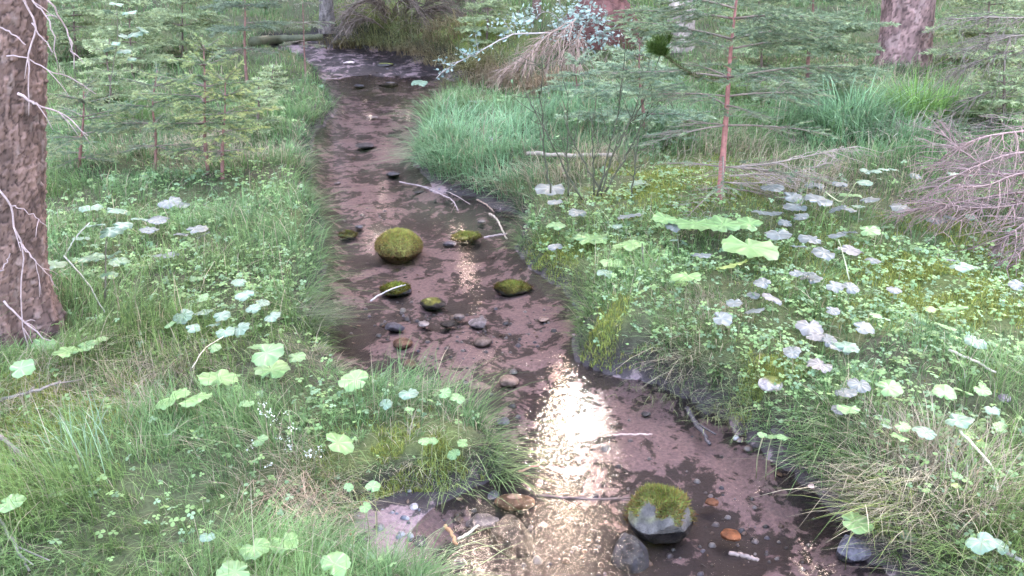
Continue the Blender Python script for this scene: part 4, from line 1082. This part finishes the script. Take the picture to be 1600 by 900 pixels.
# gravel scattered on the bed
rr = np.random.default_rng(71)
gm = MB()
spots = [(640, 478, .2, 90), (760, 510, .22, 110), (700, 600, .35, 120), (860, 500, .2, 60), (800, 840, .2, 70), (1170, 692, .08, 40), (1100, 800, .2, 60), (620, 830, .15, 60), (560, 130, .6, 60), (690, 140, .5, 60), (600, 330, .4, 50), (1220, 860, .2, 50), (910, 850, .2, 80), (1000, 720, .25, 40), (700, 300, .2, 40)]
TH = np.arange(6) * math.pi / 3
for px, py, rad, n in spots:
    c = water_pt(px, py)
    for q in range(n * 2 // 3):
        x, y = c + rr.normal(0, rad * .6, 2)
        if D(x, y) > -.005: continue
        s = rr.gamma(2.5, .002) * (1 + .06 * y) + .002; z = float(H(x, y)) + s * .25; a = rr.uniform(0, 6.28)
        up = np.stack([np.cos(TH + a) * s * rr.uniform(.7, 1.3, 6), np.sin(TH + a) * s * rr.uniform(.6, 1.1, 6), np.zeros(6)], -1)
        V = np.concatenate([up * 1.0 + [0, 0, -.2 * s], up * .62 + [0, 0, .45 * s], [[0, 0, .6 * s]]]) + [x, y, z]
        j = np.arange(6); j2 = (j + 1) % 6
        col = np.array([[.30, .25, .25], [.2, .19, .23], [.13, .1, .1], [.4, .37, .36], [.26, .16, .12]][rr.integers(0, 5)]) * rr.uniform(.15, .5)
        gm.add(V, [np.stack([j, j2, j2 + 6, j + 6], -1), np.stack([j + 6, j2 + 6, 12 + 0 * j], -1)], col)
props(gm.build('gravel', M_PEBBLE, None, True), 'scattered gravel lying on the brook bed', 'gravel', kind='stuff')

# dark leaf litter and bits of wood lying on the bed
lm = MB(); n = 9000
x = rr.uniform(-2.6, 1.5, n); y = rr.uniform(1.3, 12.5, n) ** 1.0
wk = _samp(bw, x, y); k = (D(x, y) < -.01) & (rr.uniform(0, 1, n) < np.clip(1.25 - 2.0 * wk, .04, 1) * smooth(.3, .6, fbm(x * 4, y * 4, 133))); x, y = x[k], y[k]
for px, py in zip(x, y):
    s_ = rr.uniform(.004, .014) * (.8 + .1 * py); a = rr.uniform(0, 6.28); e = rr.uniform(.15, .7)
    ring = np.stack([np.cos(TH) * s_ * rr.uniform(.7, 1.2, 6), np.sin(TH) * s_ * e, rr.uniform(-.15, .25, 6) * s_], -1)
    ca, sa = math.cos(a), math.sin(a)
    ring = ring @ np.array([[ca, sa, 0], [-sa, ca, 0], [0, 0, 1]])
    j = np.arange(6); j2 = (j + 1) % 6
    V = np.concatenate([ring, [[0, 0, .25 * s_]]]) + [px, py, float(H(px, py)) + .003]
    lm.add(V, np.stack([j, j2, 6 + 0 * j], -1), np.array([[.03, .02, .018], [.06, .035, .025], [.10, .06, .04], [.02, .016, .018]][rr.integers(0, 4)]) * rr.uniform(.6, 1.3))
props(lm.build('leaf_litter', M_PEBBLE, None, False), 'dark sodden leaf bits lying on the brook bed', 'leaf litter', kind='stuff')

# ------------------------------------------------------------------ sticks and logs
def stick(pxs, r0, r1, label, col, name='stick', lift=.012, forks=0, seed=0, k=6, cat='stick'):
    rr = np.random.default_rng(seed + 300)
    pts = []
    for q in pxs:
        h_ = q[2] if len(q) > 2 else lift
        p = hit(q[0], q[1], h_); pts.append([p[0], p[1], max(p[2], SLOPE * p[1] + .003 if D(p[0], p[1]) < 0 else -9)])
    P = spline(pts, 16); P[1:-1] += rr.normal(0, min(r0 * .3, .0025), (14, 3))
    mb = MB(); tube(mb, P, np.linspace(r0, r1, 16) * (1 + rr.normal(0, .08, 16)), k, np.asarray(col) * rr.uniform(.85, 1.15, (16, 1)))
    for f in range(forks):
        k0 = rr.integers(4, 14); d = unit(unit(P[k0 + 1] - P[k0]) + rr.normal(0, .5, 3) * [1, 1, .3]); l = rr.uniform(.05, .14)
        tube(mb, spline([P[k0], P[k0] + d * l * .5, P[k0] + d * l], 5), np.linspace(r0 * .5, r1 * .6, 5), 4, col)
    c = P.mean(0)
    o = mb.build(name, M_TWIG, None, True, origin=c)
    return props(o, label, cat)

PINK = (.25, .185, .175); TAN = (.26, .20, .155)
stick([(625, 294), (660, 296), (690, 306), (708, 324), (716, 341)], .006, .003, 'pale pinkish forked twig lying across the mud of the right bank', PINK, forks=4, seed=1)
stick([(650, 297), (700, 300), (735, 326)], .003, .002, 'thin twig lying along the forked one', PINK, forks=2, seed=2)
stick([(765, 344), (776, 358), (792, 378)], .008, .005, 'short pale stick sloping down to the slack water', TAN, seed=3)
stick([(757, 386), (776, 380), (792, 374)], .006, .005, 'stubby pinkish stick end at the bank foot', PINK, seed=4)
stick([(745, 312), (760, 320), (772, 340)], .006, .004, 'brown crooked stick under the grass edge', (.2, .13, .1), seed=5)
stick([(716, 862, .02), (732, 842, .05), (748, 820, .09)], .004, .0035, 'straight cream-coloured stick poking up by the split slab', (.4, .33, .25), seed=6)
stick([(696, 838), (704, 852), (714, 874)], .006, .005, 'short rusty brown stick beside the cream one', (.27, .14, .07), seed=7)
stick([(838, 796, .02), (880, 800, .02), (930, 803, .02), (985, 796, .02)], .004, .003, 'slender brown branch spanning the riffle to the angular rock', (.11, .075, .065), forks=5, seed=8)
stick([(548, 828), (550, 842), (549, 852)], .006, .006, 'brown peg-like stick stuck in the inlet mud', (.25, .12, .06), seed=9)
stick([(1072, 650), (1085, 672), (1098, 690), (1108, 708)], .010, .006, 'blackened crooked stick on the pale silt', (.045, .035, .035), forks=1, seed=10)
stick([(580, 484), (592, 470), (612, 458), (628, 452)], .004, .003, 'thin whitish twig arching over the moss-capped stone', (.3, .265, .25), forks=1, seed=11, lift=.03)
stick([(955, 694), (990, 692), (1018, 693)], .004, .003, 'straight pinkish twig under the brown water', (.3, .2, .17), seed=12)
stick([(810, 745), (830, 747), (842, 748)], .004, .003, 'short reddish twig floating off the grassy point', (.32, .17, .12), seed=13)
stick([(1136, 893), (1160, 896), (1182, 900)], .006, .006, 'pale wood sliver at the near edge of the bed', (.14, .1, .09), seed=14)
stick([(1482, 546, .05), (1520, 562, .04), (1556, 582, .03)], .005, .004, 'dry cream stick lying over the clover', (.32, .28, .22), seed=15)
stick([(1500, 672, .10), (1530, 705, .08), (1552, 735, .05), (1560, 775, .02)], .004, .003, 'bent straw-coloured stalk on the dry grass hump', (.4, .36, .25), seed=16)
stick([(1545, 848, .03), (1575, 864, .03), (1600, 878, .03)], .006, .005, 'whitish stick in the corner of the right bank', (.3, .27, .25), seed=17)
stick([(98, 404, .02), (118, 372, .1), (140, 348, .16)], .004, .003, 'stiff cream stick propped beside the thick trunk', (.32, .29, .24), seed=18)
stick([(100, 400, .12), (135, 440, .08), (165, 490, .02)], .004, .003, 'dull grey dead stem slanting across the grass by the trunk', (.2, .19, .15), seed=19)
stick([(0, 625, .03), (50, 612, .04), (95, 596, .05)], .006, .004, 'greyish twig in the grass near the foot of the trunk', (.16, .13, .115), forks=2, seed=20)
stick([(0, 680, .05), (22, 700, .04), (44, 716, .03)], .007, .005, 'thick pinkish twig end at the grass edge', (.17, .125, .115), seed=21)
stick([(-10, 790, .05), (22, 850, .04), (46, 892, .03)], .005, .003, 'long dull twig under the near grass', (.15, .125, .11), forks=2, seed=22)
stick([(300, 575, .1), (320, 545, .12), (350, 525, .12)], .002, .0015, 'fine dry stem arching above the jagged green leaves', (.36, .3, .22), seed=23)
stick([(824, 240, .09), (880, 243, .09), (960, 242, .09)], .016, .013, 'thin weathered log lying in the long grass behind the shrub', (.2, .165, .135), seed=24, name='log', cat='log', k=9)
stick([(866, 252, .02), (876, 262, .02), (884, 276, .02)], .006, .005, 'short leaning stick under the weathered log', TAN, seed=25)
lg = stick([(396, 66, .06), (430, 62, .08), (470, 60, .08), (505, 58, .1)], .07, .05, 'mossy dark log across the far end of the brook', (.055, .055, .03), seed=26, name='log', cat='log', k=10)
stick([(1290, 300, .12), (1313, 315, .2), (1328, 300, .3), (1338, 285, .36)], .003, .002, 'yellowish flower stalk rising between the lavender leaves', (.33, .34, .2), seed=27, name='stalk', cat='stalk')
stick([(1327, 438, .02), (1318, 400, .12), (1310, 375, .2)], .003, .002, 'leaning straw stalk among the lavender leaves', (.36, .35, .23), seed=28, name='stalk', cat='stalk')

# rotten root plate
RB = base_of(945, 80)
rr = np.random.default_rng(88)
mb, V, N, nz = stone_mesh(88, (.9, .5, .95), .5, (.13, .055, .05), n=40, lump=.5)
o = mb.build('root_plate', solid_mat('rotten_wood', .85, .2, .5, 9, 1.0, 22, .03), None)
o.location = (RB[0], RB[1] + .2, RB[2] + .3)
props(o, 'red-brown rotten root plate of a fallen tree behind the bluish bush', 'root plate')
for q in range(12):
    a = rr.uniform(0, 6.28); p = np.array([math.cos(a) * .3, -.18, math.sin(a) * .3 + .02]); d = unit(np.array([math.cos(a), rr.uniform(-.9, -.1), math.sin(a)]))
    m = MB(); tube(m, spline([p, p + d * .15 + rr.normal(0, .03, 3), p + d * .32 + rr.normal(0, .06, 3)], 8), np.linspace(.02, .004, 8), 6, (.12, .06, .05)); m.build('root', M_REDBARK, o)

# ------------------------------------------------------------------ grass
def blades(mb, P, h, w, az, lean, c0, c1, seg=3):
    n = len(P)
    u = np.stack([np.cos(az), np.sin(az), 0 * az], -1); s = np.stack([-np.sin(az), np.cos(az), 0 * az], -1)
    lv_ = [0.0, .4, .75] if seg == 3 else [0.0, .55]
    parts, cols = [], []
    for t in lv_ + [1.0]:
        p = P + u * (h * lean * t ** 1.9)[:, None] + np.array([0, 0, 1.0]) * (h * (t - .42 * np.minimum(lean, 1.9) * t ** 2.2))[:, None]
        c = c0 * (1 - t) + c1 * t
        if t < 1:
            wd_ = (w * (1 - t * .55) * .5)[:, None]
            parts += [p - s * wd_, p + s * wd_]; cols += [c, c]
        else:
            parts.append(p); cols.append(c)
    m = len(parts)
    V = np.stack(parts, 1).reshape(-1, 3); C = np.stack(cols, 1).reshape(-1, 3)
    b0 = np.arange(n)[:, None] * m
    F = [b0 + np.array([[2 * q, 2 * q + 1, 2 * q + 3, 2 * q + 2]]) for q in range(len(lv_) - 1)]
    q = len(lv_) - 1
    F.append(b0 + np.array([[2 * q, 2 * q + 1, 2 * q + 2]]))
    mb.add(V, F, C)

def scatter(n, r0, r1, azmax, rr, power=0.5):
    """points on land in a wedge ahead of the viewer and to both sides, denser near by"""
    r = (rr.uniform(0, 1, n) * (r1 ** power - r0 ** power) + r0 ** power) ** (1 / power)
    a = rr.uniform(-azmax, azmax, n)
    x, y = r * np.sin(a), r * np.cos(a)
    return x, y, r

def grad_d(x, y):
    e = .04
    g = np.stack([D(x + e, y) - D(x - e, y), D(x, y + e) - D(x, y - e)], -1)
    return unit(g)

rr = np.random.default_rng(101)
gmb = MB(); dmb = MB(); mmb = MB()
trees_xy = [(BIG[0], BIG[1], .23), (RT[0], RT[1], .3)]
def make_grass(n, r0, r1, azm, seg, wf, fringe=False):
    x, y, r = scatter(n, r0, r1, azm, rr)
    # gather into tufts
    tx = np.floor(x / .09) + .5; ty = np.floor(y / .09) + .5
    jx = _hash(tx, ty, 3) - .5; jy = _hash(tx, ty, 4) - .5
    pull = .45 * _hash(tx, ty, 5)
    x = x * (1 - pull) + (tx + jx * .8) * .09 * pull; y = y * (1 - pull) + (ty + jy * .8) * .09 * pull
    d = D(x, y)
    clo = patches(x, y, CLOVER); dry = patches(x, y, DRY); lng = patches(x, y, LONG); mos = patches(x, y, MOSSY)
    keep = d > .004
    if fringe: keep &= (d < .09) & (d > -.012)
    keep &= rr.uniform(0, 1, n) > np.clip(clo * .15 + mos * .35, 0, .85) * smooth(.02, .12, d)
    keep &= rr.uniform(0, 1, n) < .45 + 1.0 * fbm(x * 2.3, y * 2.3, 77) + lng
    for cx, cy, cr in trees_xy: keep &= (x - cx) ** 2 + (y - cy) ** 2 > cr * cr
    x, y, r, d, clo, dry, lng, mos = [q[keep] for q in (x, y, r, d, clo, dry, lng, mos)]
    n = len(x)
    P = np.stack([x, y, H(x, y) - .006], -1)
    patch = fbm(x * 1.3, y * 1.3, 91)
    h = rr.gamma(6, .0165, n) * (.75 + .6 * patch) * (1 + .9 * lng) * (1 - .5 * mos) * (1 - .25 * clo)
    clump = fbm(x * 3.1, y * 3.1, 97, 3)
    h = h * (.45 + 1.15 * smooth(.3, .7, clump)) * (1 - .6 * patches(x, y, [(640, 900, .2), (560, 890, .2), (720, 960, .3), (600, 960, .3)]))
    h = np.clip(h * (.62 if fringe else 1) * np.where((x > .2) & (y < 5), .8, 1.0), .02, .32)
    az = 2 * math.pi * 2.0 * fbm(x * .9, y * .9, 93, 2) + rr.normal(0, 1.1, n)
    gd = grad_d(x, y)
    toward = np.arctan2(-gd[:, 1], -gd[:, 0]); edge_ = smooth(.16, .02, d)
    az = np.where(rr.uniform(0, 1, n) < edge_ * .8, toward + rr.normal(0, .5, n), az)
    lean = np.abs(rr.normal(.75, .4, n)) + edge_ * .35
    w = wf * rr.uniform(.7, 1.4, n) * (1 + .5 * lng) * (.55 + r * .22)
    yel = np.array([.16, .215, .06]); blu = np.array([.088, .175, .085]); mid = np.array([.112, .2, .066]); lg_ = np.array([.165, .29, .15]); dr = np.array([.33, .27, .19])
    left_near = patches(x, y, [(250, 720, .6), (150, 560, .45), (330, 560, .3), (60, 680, .5), (560, 740, .25), (1440, 800, .4), (420, 600, .25)])
    f = np.clip(patch * 1.5 - .45 + .45 * left_near, 0, 1)[:, None]
    c = blu * (1 - f) + yel * f; c = c * .6 + mid * .4
    c = c * (1 - lng[:, None]) + lg_ * lng[:, None]
    isdry = rr.uniform(0, 1, n) < .08 + .7 * dry * (1 - .6 * lng)
    c = c * rr.uniform(.6, 1.3, (n, 1)) * (.72 + .5 * fbm(x * 4, y * 4, 98, 3))[:, None]
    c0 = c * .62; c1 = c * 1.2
    g_ = ~isdry
    blades(gmb, P[g_], h[g_], w[g_], az[g_], lean[g_], c0[g_], c1[g_], seg)
    cd = dr * rr.uniform(.55, 1.25, (n, 1))
    blades(dmb, P[isdry], h[isdry] * 1.05, w[isdry], az[isdry], lean[isdry] * 1.1, cd[isdry] * .8, cd[isdry], seg)
make_grass(125000, 1.15, 3.4, math.radians(52), 3, .0018)
make_grass(130000, 3.2, 8.0, math.radians(44), 3, .0020)
make_grass(150000, 1.4, 6.0, math.radians(40), 3, .0018, True)
make_grass(90000, 6.0, 14.0, math.radians(30), 2, .0022, True)
make_grass(110000, 7.6, 22.0, math.radians(42), 2, .0024)
props(gmb.build('grass', M_GRASS, None, False), 'fine green grass covering both banks of the brook', 'grass', kind='stuff')
props(dmb.build('dry_grass', M_GRASS, None, False), 'dry straw-coloured grass hanging from the bank edges', 'grass', kind='stuff')

# moss carpet
for px, py, rad in MOSSY:
    c = base_of(px, py); n = int(min(26000, 26000 * rad / (c[1] * .35)))
    x = c[0] + rr.normal(0, rad * .6, n); y = c[1] + rr.normal(0, rad * .6, n)
    k = (D(x, y) > -.01) & (fbm(x * 8, y * 8, 61) > .42); x, y = x[k], y[k]; n = len(x)
    P = np.stack([x, y, H(x, y) - .003], -1)
    cc = np.array([.19, .205, .05]) * rr.uniform(.6, 1.3, (n, 1)) * (1 + .35 * (rr.uniform(0, 1, (n, 1)) - .5) * [1, 0, 0])
    blades(mmb, P, rr.uniform(.012, .032, n), np.full(n, .0028) * (.6 + .2 * c[1]), rr.uniform(0, 6.28, n), rr.uniform(0, .9, n), cc * .7, cc * 1.15, 2)
props(mmb.build('moss_carpet', M_MOSS, None, False), 'yellow-green moss cushions on the bank edges', 'moss', kind='stuff')

# clover and other small leaves
cm = MB()
def small_leaves(n, r0, r1, azm, size):
    x, y, r = scatter(n, r0, r1, azm, rr)
    d = D(x, y); w_ = patches(x, y, CLOVER)
    k = (d > .02) & (rr.uniform(0, 1, n) < .12 + w_ * 1.2) & (fbm(x * 5, y * 5, 55) > .36)
    x, y, r = x[k], y[k], r[k]; n = len(x)
    z = H(x, y) + rr.uniform(.008, .07, n)
    s = size * rr.uniform(.6, 1.35, n) * (.75 + .1 * r)
    a0 = rr.uniform(0, 6.28, n)
    nrm = unit(rr.normal(0, .28, (n, 3)) + [0, -.12, 1])
    e1 = unit(np.cross(nrm, np.stack([np.cos(a0), np.sin(a0), 0 * a0], -1))); e2 = np.cross(nrm, e1)
    pick = rr.integers(0, 6, n)
    pal = np.array([[.14, .22, .09], [.18, .27, .105], [.12, .19, .10], [.17, .25, .09], [.16, .24, .13], [.13, .21, .08]])[pick] * rr.uniform(.8, 1.25, (n, 1))
    three = rr.uniform(0, 1, n) < .65
    c = np.stack([x, y, z], -1)
    prof = np.array([(0, 0), (.45, .42), (.85, .40), (1.0, .0), (.85, -.40), (.45, -.42)])
    for q in range(3):
        m = three if q else np.ones(n, bool)
        ang = q * 2.094
        dd = e1 * math.cos(ang) + e2 * math.sin(ang); ss = np.cross(nrm, dd)
        V = c[m][:, None] + (prof[None, :, 0:1] * dd[m][:, None] + prof[None, :, 1:2] * ss[m][:, None]) * s[m][:, None, None] + nrm[m][:, None] * (s[m][:, None, None] * -.18 * prof[None, :, 0:1] ** 2)
        k6 = m.sum()
        cm.add(V.reshape(-1, 3), np.arange(k6 * 6).reshape(-1, 6), np.repeat(pal[m][:, None], 6, 1).reshape(-1, 3))
small_leaves(33000, 1.4, 4.2, math.radians(50), .012)
small_leaves(27000, 4.0, 10.0, math.radians(42), .0135)
props(cm.build('clover_cover', M_CLOVER, None, False), 'low clover-like leaves spread through the grass of both banks', 'ground cover', kind='stuff')

# separate tussocks
def tussock(px, py, label, n, h, w, c0, c1, seed, spread=.05, lean=1.0, az=None, name='grass_tussock'):
    r = np.random.default_rng(seed)
    b = base_of(px, py); x = b[0] + r.normal(0, spread, n); y = b[1] + r.normal(0, spread, n)
    P = np.stack([x, y, np.maximum(H(x, y), b[2] - .03) - .01], -1) - b
    a = np.arctan2(y - b[1], x - b[0]) + r.normal(0, .5, n) if az is None else az + r.normal(0, .65, n)
    f = r.uniform(.6, 1.4, (n, 1)) * r.choice([1, 1, .75, 1.25], (n, 1))
    if b[1] < 5: h, w = h * .6, w * .6
    mb = MB(); blades(mb, P, h * r.uniform(.55, 1.15, n), w * r.uniform(.7, 1.3, n), a, np.abs(r.normal(lean, .35, n)), np.asarray(c0) * f, np.asarray(c1) * f, 3)
    o = mb.build(name, M_GRASS, None, False); o.location = b
    return props(o, label, 'grass tussock')
tussock(1432, 196, 'big bright green sedge tussock with a skirt of dead blades below the right-hand trunk', 420, .5, .008, (.10, .19, .05), (.13, .24, .07), 1, .10, .8)
tussock(1325, 208, 'second sedge tussock with bluish arching blades beside the brighter one', 420, .48, .008, (.08, .17, .06), (.15, .23, .14), 2, .13, 1.0)
tussock(1420, 214, 'pale dead skirt of sedge hanging below the bright tussock', 160, .28, .007, (.3, .26, .2), (.36, .32, .26), 3, .10, 1.3)
tussock(768, 738, 'arching green grass tuft on the tip of the grassy point', 150, .24, .0042, (.10, .15, .05), (.15, .21, .09), 4, .03, 1.35, az=-.3)
tussock(700, 742, 'green tuft hanging over the water from the grassy point', 130, .19, .0038, (.11, .15, .05), (.16, .20, .08), 5, .04, 1.2, az=-1.2)
tussock(470, 772, 'hump of reddish-brown dry grass at the head of the mud inlet', 260, .17, .0034, (.26, .16, .12), (.34, .25, .17), 6, .06, 1.3, az=-1.3)
tussock(540, 762, 'mixed green and straw tuft between the dry hump and the grassy point', 170, .17, .0034, (.17, .15, .08), (.18, .21, .08), 7, .05, 1.2, az=-1.3)
tussock(620, 640, 'light upright grass tuft at the upstream edge of the grassy point', 130, .22, .0036, (.10, .15, .06), (.16, .21, .10), 8, .05, .8, az=.3)
tussock(1390, 800, 'yellow-green tuft leaning over the dark water near the dry hump', 150, .22, .0042, (.15, .18, .05), (.20, .23, .08), 9, .04, 1.2, az=3.5)
tussock(1450, 760, 'matted hump of straw-coloured dry grass on the right bank', 330, .20, .0036, (.25, .20, .14), (.36, .31, .21), 10, .09, 1.4, az=3.9)
tussock(1330, 700, 'bushy green tuft overhanging the right bank above the pink pebble', 220, .22, .0036, (.09, .14, .05), (.14, .20, .09), 11, .06, 1.1, az=3.9)
tussock(1150, 640, 'drooping tuft of mixed green and straw blades on the undercut bank', 200, .18, .0036, (.17, .16, .09), (.18, .22, .10), 12, .06, 1.2, az=4.3)
tussock(1050, 600, 'straw-edged grass fringe beside the mossy shelf', 200, .17, .0036, (.16, .15, .08), (.18, .21, .10), 13, .07, 1.2, az=4.4)
tussock(470, 500, 'soft bluish grass mop drooping into the brook from the left bank', 240, .24, .0036, (.10, .12, .07), (.16, .17, .12), 14, .06, 1.4, az=.1)
tussock(130, 742, 'sparse tuft with long bluish upright blades in the near grass', 26, .42, .006, (.12, .19, .10), (.2, .28, .18), 15, .05, .5, az=2.6)
tussock(725, 128, 'mossy round grass hummock on the far bank foot', 260, .2, .006, (.13, .15, .05), (.18, .19, .07), 16, .12, 1.3)
tussock(650, 905, 'long arching blades at the near edge of the mud inlet', 60, .24, .004, (.10, .15, .07), (.17, .23, .12), 17, .06, 1.4, az=.2)

for q_, (px, py, lab, c0, c1, hh) in enumerate([
    (548, 70, 'mossy brown hummock at the corner of the far bank beside the thicket', (.12, .09, .05), (.17, .15, .07), .34), (590, 66, 'green and brown grass hummock under the dark thicket', (.14, .12, .06), (.16, .18, .07), .34),
    (628, 74, 'green topped tuft with a brown skirt in the middle of the far bank', (.15, .11, .07), (.15, .19, .07), .36), (668, 82, 'brownish tuft drooping over the far undercut', (.17, .12, .08), (.19, .17, .09), .34),
    (700, 96, 'straw tuft beside the round hummock of the far bank', (.19, .14, .09), (.2, .18, .09), .32), (770, 122, 'brown drooping tuft where the far bank meets the long grass', (.18, .13, .09), (.22, .18, .11), .34),
    (805, 132, 'pale brown tuft beneath the rusty twig curtain', (.2, .14, .1), (.24, .19, .12), .34), (745, 105, 'olive tuft under the arching pale branch', (.15, .13, .06), (.18, .18, .08), .34), (850, 140, 'reddish tuft at the edge of the long grass under the bluish bush', (.22, .14, .1), (.25, .19, .12), .32)]):
    tussock(px, py, lab, 330, hh, .0085, c0, c1, 200 + q_, .16, 1.25, az=-1.9)

# flowers
def flower_spray(px, py, label, seed, col, n, hh, spread):
    r = np.random.default_rng(seed); b = base_of(px, py)
    t = empty('flower_spray', b, label, 'flower')
    st = MB(); fl = MB()
    for q in range(n):
        e = np.array([r.normal(0, spread), r.normal(0, spread), hh * r.uniform(.7, 1.1)])
        S = spline([(r.normal(0, .01), r.normal(0, .01), -.02), e * [.4, .4, .6], e], 6); tube(st, S, np.linspace(.0014, .0008, 6), 3, (.14, .17, .08))
        leaf_blades(fl, e + r.normal(0, .007, (8, 3)), .006, r, col, .8, .8)
    st.build('stem', M_GRASS, t); props(fl.build('blossom', M_PETAL, t, False), kind='stuff')
flower_spray(440, 740, 'sprays of tiny white flowers in the grass behind the dry hump', 1, (.36, .38, .33), 6, .12, .05)
flower_spray(486, 735, 'small cluster of white blossoms above the reddish dry hump', 2, (.5, .51, .47), 4, .07, .02)
flower_spray(428, 690, 'loose pale seed heads among the grass near the white blossoms', 3, (.5, .52, .42), 7, .12, .05)
flower_spray(769, 246, 'pink flower head in the long grass of the right bank', 4, (.55, .32, .5), 3, .13, .012)
flower_spray(1498, 700, 'scattered yellow petals low in the clover by the dry hump', 5, (.5, .45, .12), 4, .05, .06)
